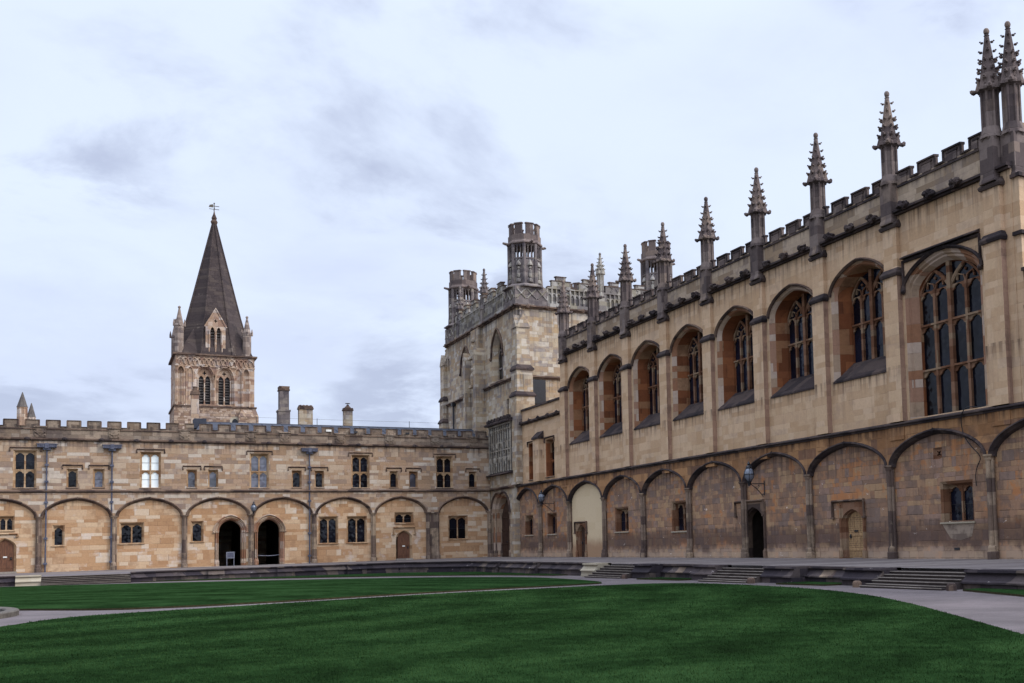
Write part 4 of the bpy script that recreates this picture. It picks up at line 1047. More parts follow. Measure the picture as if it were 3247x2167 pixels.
for k in range(9):
    e1 = NE[k]; e0 = e1 + .78; m = (e0 + e1) / 2; x0, x1 = (e1, e0)
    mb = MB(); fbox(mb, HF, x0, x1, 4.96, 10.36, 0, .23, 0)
    for q_ in range(6): mb.m[q_] = 1 if q_ in (4, 5) else 0  # buttress sides get the darker stone with shade painted in
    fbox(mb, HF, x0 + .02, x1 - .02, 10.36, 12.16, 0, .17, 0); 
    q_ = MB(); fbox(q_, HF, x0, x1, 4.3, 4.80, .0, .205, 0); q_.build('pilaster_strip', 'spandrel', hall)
    b_ = mb.build('buttress', ['hall', 'hall_side_shade'], hall)
    c = MB(); vs = lambda z, d, e: [HF.p(x0 - e, z, -.0), HF.p(x1 + e, z, -.0), HF.p(x1 + e, z, d), HF.p(x0 - e, z, d)]
    for zb, d0, d1 in ((10.34, .23, .17), (12.14, .17, .02)):
        a = vs(zb - .05, d0 + .06, .06) + vs(zb + .03, d0 + .09, .09) + vs(zb + .07, d0 + .09, .09) + vs(zb + .26, d1 + .01, .0)
        o = len(c.v); c.add(a, [(i * 4 + j, i * 4 + (j + 1) % 4, i * 4 + 4 + (j + 1) % 4, i * 4 + 4 + j) for i in range(3) for j in range(4)] + [(0, 1, 2, 3)])
    c.build_each('weathering', 'sooty', b_)
    pinnacle(hall, .0, m, 12.3, 14.0, 15.25 + (.12 if k == 8 else 0), 17.3 + (.16 if k == 8 else 0), .29, .285, rot=RND.uniform(-.04, .04))
pinnacle(hall, .34, -50.08, 12.3, 14.0, 15.4, 17.5, .29, .285)
mb = MB(); mb.box(.02, .74, -50.5, -50.2, 0, 12.25); mb.build('end_buttress', 'hall', hall)
c = MB()
for z in (10.32, 12.2): c.box(-.06, .82, -50.6, -50.203, z, z + .12)
c.build_each('weathering', 'sooty', hall)

# low range carrying on past the hall's end, at the right edge of the picture
lr = thing('side_range', 'lower stone range beyond the corner buttress, cut by the right edge', 'building', (.2, -55, 0))
mb = MB(); mb.add([(.12, -50.52, 4.9), (.12, -64, 4.9), (.12, -64, 9.3), (.12, -50.52, 9.3)], [(0, 1, 2, 3)]); mb.build('wall', 'tower', lr)
mb = MB(); fbox(mb, HF, -64, -50.52, 9.1, 9.26, -.3, .1, 0, .05); fbox(mb, HF, -64, -50.52, 7.9, 8.05, -.14, .06, 0, .04); mb.build('string_course', 'sooty_brown', lr)
mb = MB(); mb.add([(.12, -64, 9.2), (.12, -50.52, 9.2), (8, -50.52, 9.2), (8, -64, 9.2)], [(0, 1, 2, 3)]); mb.build('roof', 'lead', lr)
drainpipe(HF, lr, -51.35, 7.85, 4.95)

# ------------------------------------------------------------------ block linking the hall to the stair tower
lb = thing('link_block', 'low stone block with two tall windows between the stair tower and the hall', 'building', (0, -9, 5))
HK = []
for u0, u1 in ((-8.06, -7.0), (-11.26, -10.06)):
    wall_window(HF, lb, HK, u0, u1, 5.2, 7.5, 2, 2, None, 'glass', 'reveal', hood=(u0 - .22, u1 + .25, 7.76), splay=.12, depth=.34, transom=6.25, drop=.3)
mb = MB(); face(mb, HF, rect(-13.1, -4.9, 4.86, 10.1), HK); mb.add([(0, -13.1, 10.1), (0, -4.9, 10.1), (7, -4.9, 10.1), (7, -13.1, 10.1)], [(0, 1, 2, 3)]); mb.build('wall', 'hall', lb)
mb = MB(); fbox(mb, HF, -13.0, -5.0, 9.06, 9.24, 0, .22, 0, .1); fbox(mb, HF, -13.0, -5.0, 8.98, 9.07, 0, .12)
for k in range(5): mb.blob(HF.p(-6.0 - 1.6 * k, 9.12, .22), .12, .16, .14, k, rough=.6)
mb.build('cornice', 'sooty', lb)
mb = MB(); fbox(mb, HF, -13.0, -5.0, 9.95, 10.2, -.35, .09, 0, .12); mb.build('coping', 'sooty', lb)
mb = MB(); fbox(mb, HF, -9.55, -8.5, 4.95, 7.75, 0, .34); bb = mb.build('buttress', 'hall', lb)
mb = MB(); a = [HF.p(u, z, d) for z, d0, d1 in ((7.72, -.02, .42), (7.84, -.02, .42), (8.25, -.02, .0)) for u, d in ((-9.62, d0), (-8.43, d0), (-8.43, d1), (-9.62, d1))]
mb.add(a, [(i * 4 + j, i * 4 + (j + 1) % 4, i * 4 + 4 + (j + 1) % 4, i * 4 + 4 + j) for i in range(2) for j in range(4)] + [(0, 1, 2, 3)]); mb.build('weathering', 'sooty', bb)

# ------------------------------------------------------------------ stair tower
TX, TY0, TY1, TZ = 13.0, -4.9, 11.9, 17.6
tw = thing('stair_tower', 'big square stone tower with battlemented octagonal corner turrets behind the corner', 'tower', (6, 3, 0))
TF = Fr((-.4, 0, 0), (0, 1, 0), (-1, 0, 0)); UF = Fr((0, 0, 0), (0, 1, 0), (-1, 0, 0)); RF = Fr((0, TY0, 0), (1, 0, 0), (0, -1, 0))
HT = []
dw = doorway(TF, tw, HT, -2.25, 1.42, 3.1, 1.05, [(.50, 0), (.42, -.08), (.30, -.10), (.22, -.28), (.12, -.32), (.0, -.75)], 'mould', name='archway', mk=gothic)
dw['label'] = 'tall pointed corner archway with one oak leaf shut'
h = MB(); sweep(h, TF, gothic(-2.25, 2.0, 3.1, 1.36, 20), [(.06, -.01), (.07, .08), (.0, .12), (-.06, .05), (-.06, -.01)]); h.build('hood_mould', 'sooty_brown', dw)
sh = MB()
for s in (-1, 1):
    for e, d in ((.45, -.0), (.25, -.2), (.05, -.55)):
        q = TF.p(-2.25 + s * (1.42 + e), 0, d); sh.ngon(q[0], q[1], [(.12, 0), (.12, .4), (.06, .5), (.06, 2.95), (.1, 3.02), (.1, 3.14)], 8)
sh.build_each('jamb_shaft', 'shaft', dw)
lf = MB(); u0, u1 = -2.2, -.83
pl = [(u1, 0.02), (u0, .02), (u0, 4.1), (-1.7, 3.86), (-1.2, 3.5), (u1, 2.9)]
extr(lf, TF, pl, -.66, -.58)
for k in range(1, 5):
    u = u0 + (u1 - u0) * k / 5; fbox(lf, TF, u - .02, u + .02, .05, 3.2, -.60, -.55)
for z in (.06, .9, 1.85, 2.75): fbox(lf, TF, u0 + .02, u1 - .02, z, z + .09, -.60, -.54)
dl = lf.build('door', 'dark_oak', dw); hh = MB(); hh.blob(TF.p(-2.05, 1.05, -.52), .05, .05, .05, 2); hh.build('handle', 'iron', dl)
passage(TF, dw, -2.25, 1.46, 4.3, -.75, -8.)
mb = MB(); face(mb, TF, rect(-5.0, .0, 0, 9.9), HT); mb.add([(-.4, -5, 0), (.1, -5, 0), (.1, -5, 9.9), (-.4, -5, 9.9)], [(0, 1, 2, 3)])
mb.add([(-.4, -5, 9.9), (.1, -5, 9.9), (.1, .0, 9.9), (-.4, .0, 9.9)], [(0, 1, 2, 3)]); mb.build('porch_wall', 'tower', tw)
mb = MB(); fbox(mb, TF, -5.05, -.02, 4.84, 4.98, 0, .2, 0, .08); fbox(mb, TF, -5.05, -.02, 4.76, 4.85, 0, .12); mb.build('string_course', 'sooty_brown', tw)
# carved niche panel above the archway
mb = MB(); fbox(mb, TF, -4.7, -.15, 5.98, 9.45, 0, .04, 1)  # black back plate puts the shade between the ribs into the colour
for k in range(10):
    u = -4.62 + k * .487; fbox(mb, TF, u - .05, u + .05, 6.0, 9.4, .04, .10)
    mb.ngon(*TF.p(u, 0, .10)[:2], [(.045, 6.0), (.045, 8.9), (.07, 8.95), (.01, 9.4)], 6)
for k in range(9):
    u = -4.62 + (k + .5) * .487
    for z in (7.0, 8.1, 9.0):
        sweep(mb, TF, gothic(u, .2, z - .2, .22, 8), [(.022, .03), (.022, .1), (-.022, .1), (-.022, .03)])
    if k % 2 == 0: mb.blob(TF.p(u, 6.9, .1), .06, .08, .24, k, rough=.5); mb.blob(TF.p(u, 7.2, .1), .05, .05, .06, k, rough=.3)
    else: mb.blob(TF.p(u, 7.9, .1), .06, .08, .22, k + 2, rough=.5)
fbox(mb, TF, -4.7, -.15, 7.5, 7.56, .04, .12); fbox(mb, TF, -4.7, -.15, 9.3, 9.42, .04, .14)
mb.build('niche_panel', ['panel_rib', 'iron'], tw)
mb = MB(); fbox(mb, TF, -4.85, -.02, 5.80, 5.98, 0, .34, 0, .14); fbox(mb, TF, -4.9, -.02, 9.42, 9.66, 0, .34, 0, .06)
for k in range(15): u = -4.75 + k * .33; fbox(mb, TF, u - .08, u + .08, 9.66, 9.86 + .05 * (k % 2), .1, .26); mb.blob(TF.p(u + .16, 9.5, .34), .07, .09, .08, k, sub=1)
mb.build_each('panel_cornice', 'sooty', tw)
# upper walls with two pointed windows
HW = []
for uc in (6.65, -.82):
    hw = 1.02; r0 = lambda e: opening(gothic(uc, hw + e, 14.65, 1.75 + e, 14), 12.8)
    HW.append(r0(.22)); mb = MB()
    def jb(a, da, b, db, m): band(mb, UF, [a[-1]] + a[:-1], da, [b[-1]] + b[:-1], db, m, False)
    jb(r0(.22), 0, r0(.1), -.1, 0); jb(r0(.1), -.1, r0(.06), -.1, 0); jb(r0(.06), -.1, r0(-.16), -.36, 0); jb(r0(-.16), -.36, r0(-.18), -.6, 0)
    w = mb.build('pointed_window', 'tower', tw)
    t = MB(); fbox(t, UF, uc - .05, uc + .05, 12.8, 15.7, -.5, -.4); fbox(t, UF, uc - .85, uc + .85, 13.75, 13.85, -.5, -.4)
    for s in (-1, 1): sweep(t, UF, gothic(uc + s * .42, .40, 14.6, .6, 10), [(.04, -.5), (.04, -.4), (-.04, -.4), (-.04, -.5)])
    t.build('tracery', 'turret', w)
    g = MB(); face(g, UF, opening(gothic(uc, .86, 14.65, 1.6, 14), 12.8), (), -.45); g.build('glass', 'glass', w)
    h = MB(); sweep(h, UF, gothic(uc, hw + .26, 14.6, 2.06, 16), [(.06, -.01), (.07, .08), (.0, .12), (-.06, .05), (-.06, -.01)])
    for s in (-1, 1): h.blob(UF.p(uc + s * (hw + .26), 14.55, .08), .1, .1, .12, s + 3)
    h.build('hood_mould', 'sooty_brown', w)
    s_ = MB(); fbox(s_, UF, uc - hw - .25, uc + hw + .25, 12.58, 12.82, -.7, .16, 0, .12); s_.build('sill', 'sooty_brown', w)
slit = [rect(-3.15, -2.75, 9.95, 11.2), rect(11.0, 11.35, 15.2, 16.4)]
mb = MB(); face(mb, UF, rect(TY0, TY1, 7.5, TZ), HW + slit)
for r in slit: band(mb, UF, r, 0, [(u, z) for u, z in r], -.4); face(mb, UF, r, (), -.4)
face(mb, RF, rect(0, TX, 8., TZ)); mb.add([(TX, TY0, 0), (TX, TY1, 0), (TX, TY1, TZ), (TX, TY0, TZ)], [(0, 1, 2, 3)]); mb.add([(0, TY1, 0), (TX, TY1, 0), (TX, TY1, TZ), (0, TY1, TZ)], [(0, 1, 2, 3)])
mb.add([(0, TY0, TZ), (TX, TY0, TZ), (TX, TY1, TZ), (0, TY1, TZ)], [(0, 1, 2, 3)]); mb.build('wall', 'tower', tw)
mb = MB()
for z, d in ((12.52, .2), (17.5, .26)):
    fbox(mb, UF, TY0 - d, TY1, z, z + .16, -.02, d, 0, .08); fbox(mb, RF, -d, TX, z + .003, z + .163, -.02, d - .003, 0, .08); fbox(mb, UF, TY0 - .08, TY1, z - .1, z + .002, -.02, d * .5); fbox(mb, RF, -.08, TX, z - .1, z, -.02, d * .5)
for k in range(12): mb.blob(UF.p(TY0 + .8 + 1.4 * k, 17.52, .2), .13, .17, .14, k, rough=.6)
for k in range(9): mb.blob(RF.p(.8 + 1.4 * k, 17.52, .2), .17, .13, .14, k, rough=.6)
mb.build('string_course', 'sooty_brown', tw)


def openwork_parapet(F, a, b, skip):
    mb = MB(); fbox(mb, F, a, b, 17.66, 17.9, -.3, .04); fbox(mb, F, a, b, 18.98, 19.08, -.3, .05)
    n = int((b - a) / .34); st = (b - a) / n
    for k in range(n + 1):
        u = a + k * st; fbox(mb, F, u - .05, u + .05, 17.9, 18.98, -.22, .03)
    for k in range(n):
        u = a + (k + .5) * st; fbox(mb, F, u - st / 2, u + st / 2, 17.9, 18.98, -.2, -.12); sweep(mb, F, gothic(u, st * .42, 18.45, .22, 8), [(.03, -.12), (.03, .0), (-.03, .0), (-.03, -.12)])
    m = int((b - a) / 1.9); sm = (b - a) / m
    for k in range(m):                     # stepped merlons
        u = a + (k + .5) * sm
        fbox(mb, F, u - .72, u + .72, 19.08, 19.55, -.26, .03); fbox(mb, F, u - .78, u + .78, 19.55, 19.63, -.3, .07, 1, .03)
        fbox(mb, F, u - .36, u + .36, 19.63, 19.86, -.26, .03); fbox(mb, F, u - .42, u + .42, 19.86, 19.95, -.3, .07, 1, .03)
        for s in (-1, 1): sweep(mb, F, [(u + s * .3, 19.15), (u + s * .12, 19.42), (u + s * .3, 19.5)], [(.025, .02), (.025, .08), (-.025, .08), (-.025, .02)])
    for k in range(m + 1):
        u = a + k * sm; fbox(mb, F, max(a, u - .2), min(b, u + .2), 19.08, 19.15, -.3, .07, 1)
    return mb.build('openwork_parapet', ['openwork', 'sooty_brown'], tw)


openwork_parapet(UF, TY0 + 2.4, TY1 - 2.4, None); openwork_parapet(RF, 2.35, TX - 2.2, None)


def turret(x, y, name='corner_turret'):
    mb = MB(); r = 1.12; ro = PI / 8
    mb.box(x - 1.22, x + 1.22, y - 1.22, y + 1.22, 17.66, 18.95)
    mb.ngon(x, y, [(1.62, 18.95), (1.62, 19.03), (r, 19.28), (r, 20.98)], 8, 0, ro)
    tb = mb.build(name, 'turret', tw)
    p = MB()
    for f, (nx, ny) in enumerate(((-1, 0), (0, -1))):
        for k in range(3):
            t = -.78 + .78 * k; c = (x + nx * 1.24 + (0 if nx else t), y + ny * 1.24 + (0 if ny else t))
            for s in (-1, 1):
                if nx: p.tube([(c[0], c[1] - .33, 18.45 - s * .33), (c[0], c[1] + .33, 18.45 + s * .33)], .05, 4)
                else: p.tube([(c[0] - .33, c[1], 18.45 - s * .33), (c[0] + .33, c[1], 18.45 + s * .33)], .05, 4)
            p.blob((c[0], c[1], 18.45), .1, .1, .1, k, sub=1)
    for k in range(8):                       # blind panels and niche figures on the solid stage
        a = ro + PI / 8 + k * PI / 4; cx, cy = x + r * .94 * math.cos(a), y + r * .94 * math.sin(a)
        p.ngon(cx, cy, [(.2, 19.35), (.2, 19.5), (.14, 19.6)], 6); p.blob((cx, cy, 19.95), .13, .13, .36, k, rough=.4); p.blob((cx, cy, 20.4), .09, .09, .1, k); p.ngon(cx, cy, [(.2, 20.55), (.2, 20.65), (.02, 20.95)], 6)
    p.build_each('tracery_panel', 'openwork', tb)
    mb = MB()
    for k in range(8):
        a = ro + k * PI / 4; cx, cy = x + (r - .02) * math.cos(a), y + (r - .02) * math.sin(a)
        mb.ngon(cx, cy, [(.17, 19.2), (.13, 20.0), (.13, 22.3)], 6, 0, a)
        b = ro + (k + 1) * PI / 4; dx_, dy_ = x + (r - .02) * math.cos(b), y + (r - .02) * math.sin(b)
        n_ = Vector(((cx + dx_) / 2 - x, (cy + dy_) / 2 - y, 0)).normalized(); F = Fr(((cx + dx_) / 2, (cy + dy_) / 2, 0), ((dx_ - cx), (dy_ - cy), 0), n_); F.U.normalize(); L = math.hypot(dx_ - cx, dy_ - cy) / 2
        for s in (-1, 1): fbox(mb, F, s * L * .32 - .035, s * L * .32 + .035, 20.95, 22.1, -.1, 0)
        lw = L * .6
        for s in (-1, 0, 1): head(mb, F, s * lw - lw / 2, s * lw + lw / 2, 21.88, gothic(s * lw, lw / 2 - .03, 21.88, .18, 8), 22.12, -.1, .02)
        fbox(mb, F, -L, L, 22.06, 22.2, -.12, .04); fbox(mb, F, -L, L, 21.03, 21.15, -.1, .05)
    mb.build('lantern_stage', 'turret', tb)
    mb = MB(); mb.ngon(x, y, [(r * 1.0, 22.1), (r * 1.14, 22.17), (r * 1.14, 22.26), (r * 1.04, 22.4), (r * 1.04, 22.82), (r * .82, 22.82), (r * .82, 22.5)], 8, 0, ro)
    for k in range(8):
        a = ro + PI / 8 + k * PI / 4; n_ = Vector((math.cos(a), math.sin(a), 0)); F = Fr((x + n_.x * r * .96, y + n_.y * r * .96, 0), (-n_.y, n_.x, 0), n_)
        fbox(mb, F, -.26, .26, 22.82, 23.58, -.2, .0); fbox(mb, F, -.3, .3, 23.58, 23.68, -.24, .05, 0, .03)
        if k % 2: mb.tube([F.p(0, 22.16, .1), F.p(0, 22.2, .42)], .1, 6); mb.blob(F.p(0, 22.22, .48), .12, .12, .1, k, sub=1)
    mb.build('battlement', 'pinnacle', tb)


for x, y in ((1.15, TY0 + 1.2), (1.15, TY1 - 1.2), (TX - 1.15, TY0 + 1.2), (TX - 1.15, TY1 - 1.2)): turret(x, y)
pinnacle(tw, .15, 2.35, 17.6, 19.0, 20.0, 21.85, .26, .22, 'turret', levels=4, grotesque=False)
pinnacle(tw, 6.6, TY0 + .15, 17.6, 19.0, 20.45, 22.0, .26, .22, 'openwork', levels=4, grotesque=False)
pinnacle(tw, .15, 8.4, 17.6, 19.0, 20.0, 21.85, .26, .22, 'turret', levels=4, grotesque=False)
# pier with two shafts and a niche between the windows, corner buttresses
mb = MB()
for u0, u1 in ((4.5, 5.1), (2.0, 2.6)):
    fbox(mb, UF, u0, u1, 9., 15.2, 0, .75); extr(mb, UF, [(u0, 15.2), (u1, 15.2), ((u0 + u1) / 2, 15.75)], 0, .78)
fbox(mb, UF, 2.6, 4.5, 9., 17.4, 0, .28)
for z in (13.1, 15.3): mb.blob(UF.p(3.55, z + .5, .42), .22, .26, .6, 3, rough=.4); mb.blob(UF.p(3.55, z + 1.2, .44), .13, .14, .16, 4, rough=.2); fbox(mb, UF, 3.15, 3.95, z - .25, z - .05, .28, .7)
mb.build('niche_pier', 'tower', tw)
for cx0, cx1, cy0, cy1, nm in ((-.38, .95, -5.7, -4.5, 'a'), (-.45, .7, 11.5, 12.7, 'b')):
    mb = MB(); base = 4.98 if nm == 'a' else 7.
    mb.box(cx0, cx1, cy0, cy1, base, 11.2); mb.box(cx0 + .08, cx1 - .08, cy0 + .08, cy1, 11.2, 13.0); mb.box(cx0 + .16, cx1 - .22, cy0 + .2, cy1, 13.0, 15.9)
    b_ = mb.build('corner_buttress', 'tower', tw); c = MB()
    for z, e in ((11.05, .0), (12.9, .08)):
        x0, x1, y0 = cx0 + e, cx1 - e, cy0 + e
        c.add([(x0 - .09, y0 - .09, z), (x1 + .09, y0 - .09, z), (x1 + .09, cy1 + .05, z), (x0 - .09, cy1 + .05, z), (x0 - .09, y0 - .09, z + .12), (x1 + .09, y0 - .09, z + .12), (x1 + .09, cy1 + .05, z + .12), (x0 - .09, cy1 + .05, z + .12), (x0 + .1, y0 + .14, z + .42), (x1 - .12, y0 + .14, z + .42), (x1 - .12, cy1, z + .42), (x0 + .1, cy1, z + .42)],
              [(0, 1, 2, 3), (0, 1, 5, 4), (1, 2, 6, 5), (2, 3, 7, 6), (3, 0, 4, 7), (4, 5, 9, 8), (5, 6, 10, 9), (6, 7, 11, 10), (7, 4, 8, 11), (8, 9, 10, 11)])
    c.build_each('weathering', 'sooty', b_)
    x0, x1, y0, y1 = cx0 + .16, cx1 - .22, cy0 + .2, cy1; mx, my = (x0 + x1) / 2, (y0 + y1) / 2; gmb = MB()
    gmb.add([(x0 - .04, y0 - .06, 15.9), (x1 + .04, y0 - .06, 15.9), (mx, y0 - .06, 16.85), (x0 - .04, y1, 15.9), (x1 + .04, y1, 15.9), (mx, y1, 16.85)], [(0, 1, 2), (3, 4, 5), (0, 2, 5, 3), (1, 2, 5, 4), (0, 1, 4, 3)])
    gmb.add([(x0 - .06, y0 - .03, 15.9), (x0 - .06, y1, 15.9), (x0 - .06, my, 16.85), (x1 + .03, y0 - .03, 15.9), (x1 + .03, y1, 15.9), (x1 + .03, my, 16.85)], [(0, 1, 2), (3, 4, 5), (0, 2, 5, 3), (1, 2, 5, 4), (0, 1, 4, 3)])
    gmb.ngon(mx, my, [(.1, 16.7), (.13, 16.9), (.05, 17.2)], 6); gmb.blob((mx, my, 17.25), .13, .13, .13, 3)
    gmb.build('gablet', 'tower', b_)
mb = MB(); mb.tube([UF.p(9.6, 8.6, .14), UF.p(9.6, 12.4, .14)], .07, 6); fbox(mb, UF, 9.4, 9.8, 12.2, 12.5, 0, .3); mb.build('drainpipe', 'iron', tw)
mb = MB(); mb.box(.3, 1.9, -5.4, -4.9, 10.6, 12.3); mb.build('dark_cistern', 'iron', tw)

# ------------------------------------------------------------------ cathedral tower and spire behind the range
CY = 45.; ca = thing('cathedral_tower', 'old square belfry with a dark octagonal stone spire and weather vane', 'tower', (-14.8, 49, 8))
CF = Fr((0, CY, 0), (1, 0, 0), (0, -1, 0)); X0, X1 = -18.38, -10.85; XM = (X0 + X1) / 2; YM = 48.6
mb = MB(); mb.box(X0 - .1, X1 + .12, CY - .12, CY + 7.4, 5, 15.95); mb.build('tower_base', 'cath_rubble', ca)
mb = MB(); bl = []
face(mb, CF, rect(X0, X1, 15.95, 21.4), [opening(gothic(c, .92, 18.95, 1.35, 14), 16.2) for c in (-15.65, -13.77)])
mb.add([(X0, CY, 15.95), (X0, CY + 7.2, 15.95), (X0, CY + 7.2, 21.4), (X0, CY, 21.4)], [(0, 1, 2, 3)]); mb.add([(X1, CY, 15.95), (X1, CY + 7.2, 15.95), (X1, CY + 7.2, 21.4), (X1, CY, 21.4)], [(0, 1, 2, 3)]); mb.add([(X0, CY + 7.2, 15.95), (X1, CY + 7.2, 15.95), (X1, CY + 7.2, 21.4), (X0, CY + 7.2, 21.4)], [(0, 1, 2, 3)])
mb.build('belfry_wall', 'cath', ca)
for c in (-15.65, -13.77):
    mb = MB(); o = lambda e: opening(gothic(c, .92 + e, 18.95, 1.35 + e * 1.2, 14), 16.2)
    def jb(a, da, b, db): band(mb, CF, [a[-1]] + a[:-1], da, [b[-1]] + b[:-1], db, 0, False)
    jb(o(0), 0, o(-.1), -.1); jb(o(-.1), -.1, o(-.14), -.1); jb(o(-.14), -.1, o(-.24), -.3)
    lights = [opening(gothic(c + s * .31, .25, 18.8, .42, 8), 16.25) for s in (-1, 1)]
    q4 = [(c + (.15 + .06 * math.cos(4 * a)) * math.cos(a), 19.5 + (.17 + .07 * math.cos(4 * a)) * math.sin(a)) for a in [2 * PI * k / 24 for k in range(24)]]
    face(mb, CF, o(-.24), lights + [q4], -.3)
    for l in lights + [q4]: band(mb, CF, l, -.3, l, -.6)
    for s in (-1, 0, 1): qq = CF.p(c + s * .62, 0, -.2); mb.ngon(qq[0], qq[1], [(.09, 16.2), (.06, 16.4), (.06, 18.6), (.1, 18.8)], 6)
    w = mb.build('belfry_window', 'cath', ca)
    lo = MB()
    for s in (-1, 1):
        for k in range(9): z = 16.5 + .28 * k; lo.add([CF.p(c + s * .29 - .22, z, -.40), CF.p(c + s * .29 + .22, z, -.40), CF.p(c + s * .29 + .22, z + .2, -.56), CF.p(c + s * .29 - .22, z + .2, -.56), CF.p(c + s * .29 - .22, z + .03, -.38), CF.p(c + s * .29 + .22, z + .03, -.38)], [(0, 1, 2, 3), (0, 1, 5, 4), (4, 5, 2, 3)])
    lo.build('louvres', 'slate', w)
    bk = MB(); face(bk, CF, rect(c - .9, c + .9, 16.1, 20.3), (), -.62); bk.build('dark_back', 'iron', w)
    h = MB(); sweep(h, CF, gothic(c, .98, 18.9, 1.5, 16), [(.07, -.01), (.07, .1), (-.06, .1), (-.06, -.01)]); h.build('hood_mould', 'cath', w)
mb = MB()
for cx, cy in ((X0 + .9, CY + .82), (X1 - .9, CY + .82), (X0 + .9, CY + 6.4), (X1 - .9, CY + 6.4)):
    mb.ngon(cx, cy, [(.93, 15.95), (.93, 20.2)], 8, 0, PI / 8)
    for k in range(8): a = PI / 8 + k * PI / 4; mb.ngon(cx + .9 * math.cos(a), cy + .9 * math.sin(a), [(.11, 16.0), (.08, 16.2), (.08, 19.6), (.13, 19.8)], 6)
for c in (-17.05, -12.45, -17.9, -11.7):
    for s in (-1, 1): qq = CF.p(c + s * .34, 0, .3 if abs(c + 14.79) > 2.7 else .05); mb.ngon(qq[0], qq[1], [(.09, 16.0), (.06, 16.2), (.06, 19.4), (.1, 19.6)], 6)
    sweep(mb, CF, gothic(c, .34, 19.6, .5, 10), [(.06, .0), (.06, .36 if abs(c + 14.79) > 2.7 else .12), (-.06, .36 if abs(c + 14.79) > 2.7 else .12), (-.06, 0)])
mb.build_each('angle_turret', 'cath', ca)
mb = MB(); n = 17; st = (X1 - X0) / n
for k in range(n - 1):
    u = X0 + st * (k + 1); sweep(mb, CF, gothic(u, st * .98, 20.35, .68, 10), [(.05, .0), (.05, .1 + .02 * (k % 2)), (-.05, .1 + .02 * (k % 2)), (-.05, .0)])
    mb.blob(CF.p(u, 20.33, .1), .1, .1, .12, k, sub=1)
fbox(mb, CF, X0 - .05, X1 + .05, 20.1, 20.22, 0, .1); mb.build('arcaded_frieze', 'cath', ca)
mb = MB()
for z, e in ((15.9, .22), (21.3, .26)): mb.box(X0 - e, X1 + e, CY - e, CY + 7.2 + e, z, z + .16)
mb.build_each('string_course', 'sooty_brown', ca)
mb = MB(); SX, SY = -14.5, 48.6
mb.ngon(SX, SY, [(4.0, 21.35), (3.55, 23.1), (2.75, 25.9), (.17, 36.4)], 8, 0, PI / 8)
for k in range(8):
    a = PI / 8 + k * PI / 4; mb.tube([(SX + r * math.cos(a), SY + r * math.sin(a), z) for r, z in ((4.0, 21.4), (3.55, 23.1), (2.75, 25.9), (.17, 36.4))], .1, 5)
for sx_, sy_ in ((-1, -1), (1, -1), (-1, 1), (1, 1)):          # broaches over the corners
    mb.add([(SX + sx_ * 3.6, SY + sy_ * 3.4, 21.4), (SX + sx_ * 3.6, SY + sy_ * 1.2, 21.4), (SX + sx_ * 1.2, SY + sy_ * 3.4, 21.4), (SX + sx_ * 2.0, SY + sy_ * 2.0, 24.6)], [(0, 1, 3), (0, 2, 3), (1, 2, 3)])
spn = mb.build('spire', 'spire', ca)
mb = MB(); mb.ngon(SX, SY, [(.16, 36.20), (.3, 36.45), (.36, 36.65), (.22, 36.90), (.28, 37.05), (.1, 37.50), (.05, 37.80)], 8); mb.build('finial', 'sooty_brown', spn)
v = MB(); v.tube([(SX, SY, 37.70), (SX, SY, 38.70)], .045, 6); v.tube([(SX - .5, SY, 38.05), (SX + .5, SY, 38.05)], .035, 5); v.tube([(SX, SY - .5, 38.05), (SX, SY + .5, 38.05)], .035, 5); v.blob((SX, SY, 38.70), .08, .08, .08, 2)
v.add([(SX - .55, SY - .03, 38.25), (SX - .1, SY - .03, 38.25), (SX - .1, SY - .03, 38.60), (SX - .45, SY - .03, 38.50), (SX - .55, SY + .03, 38.25), (SX - .1, SY + .03, 38.25), (SX - .1, SY + .03, 38.60), (SX - .45, SY + .03, 38.50)], [(0, 1, 2, 3), (4, 5, 6, 7), (0, 1, 5, 4), (1, 2, 6, 5), (2, 3, 7, 6), (3, 0, 4, 7)])
v.tube([(SX - .1, SY, 38.40), (SX + .5, SY, 38.40)], .04, 5); v.build('weather_vane', 'gold', ca)
for cx, cy, tz in ((-18.02, CY + .65, 26.5), (-11.52, CY + .65, 25.95), (-18.0, CY + 6.6, 26.3), (-11.5, CY + 6.6, 26.3)):
    mb = MB(); b = tz - 2.1
    mb.ngon(cx, cy, [(.44, 21.4), (.44, b - .1), (.5, b), (.5, b + .1), (.42, b + .14), (.08, tz - .25)], 8, 0, PI / 8); mb.ngon(cx, cy, [(.08, tz - .3), (.14, tz - .2), (.14, tz - .1), (.03, tz)], 6)
    for k in range(4): a = k * PI / 2; mb.ngon(cx + .5 * math.cos(a), cy + .5 * math.sin(a), [(.1, b - .05), (.1, b + .3), (.02, b + .7)], 4, 0, a)
    mb.build('corner_pinnacle', 'cath_grey', ca)
mb = MB(); LX = -14.62; gp_ = [(LX - .95, 21.4), (LX - .95, 24.5), (LX, 26.3), (LX + .95, 24.5), (LX + .95, 21.4)]
ll = [opening(gothic(LX + s * .3, .2, 24.0, .4, 8), 21.6) for s in (-1, 1)]; q4 = [(LX + (.13 + .05 * math.cos(4 * a)) * math.cos(a), 25.05 + (.15 + .06 * math.cos(4 * a)) * math.sin(a)) for a in [2 * PI * k / 24 for k in range(24)]]
face(mb, CF, gp_, ll + [q4], -.1)
for l in ll + [q4]: band(mb, CF, l, -.1, l, -.5)
band(mb, CF, gp_, -.1, gp_, -3.4, 0, False); sweep(mb, CF, [(LX - 1.05, 24.4), (LX, 26.4), (LX + 1.05, 24.4)], [(.07, -.3), (.07, -.02), (-.07, -.02), (-.07, -.3)])
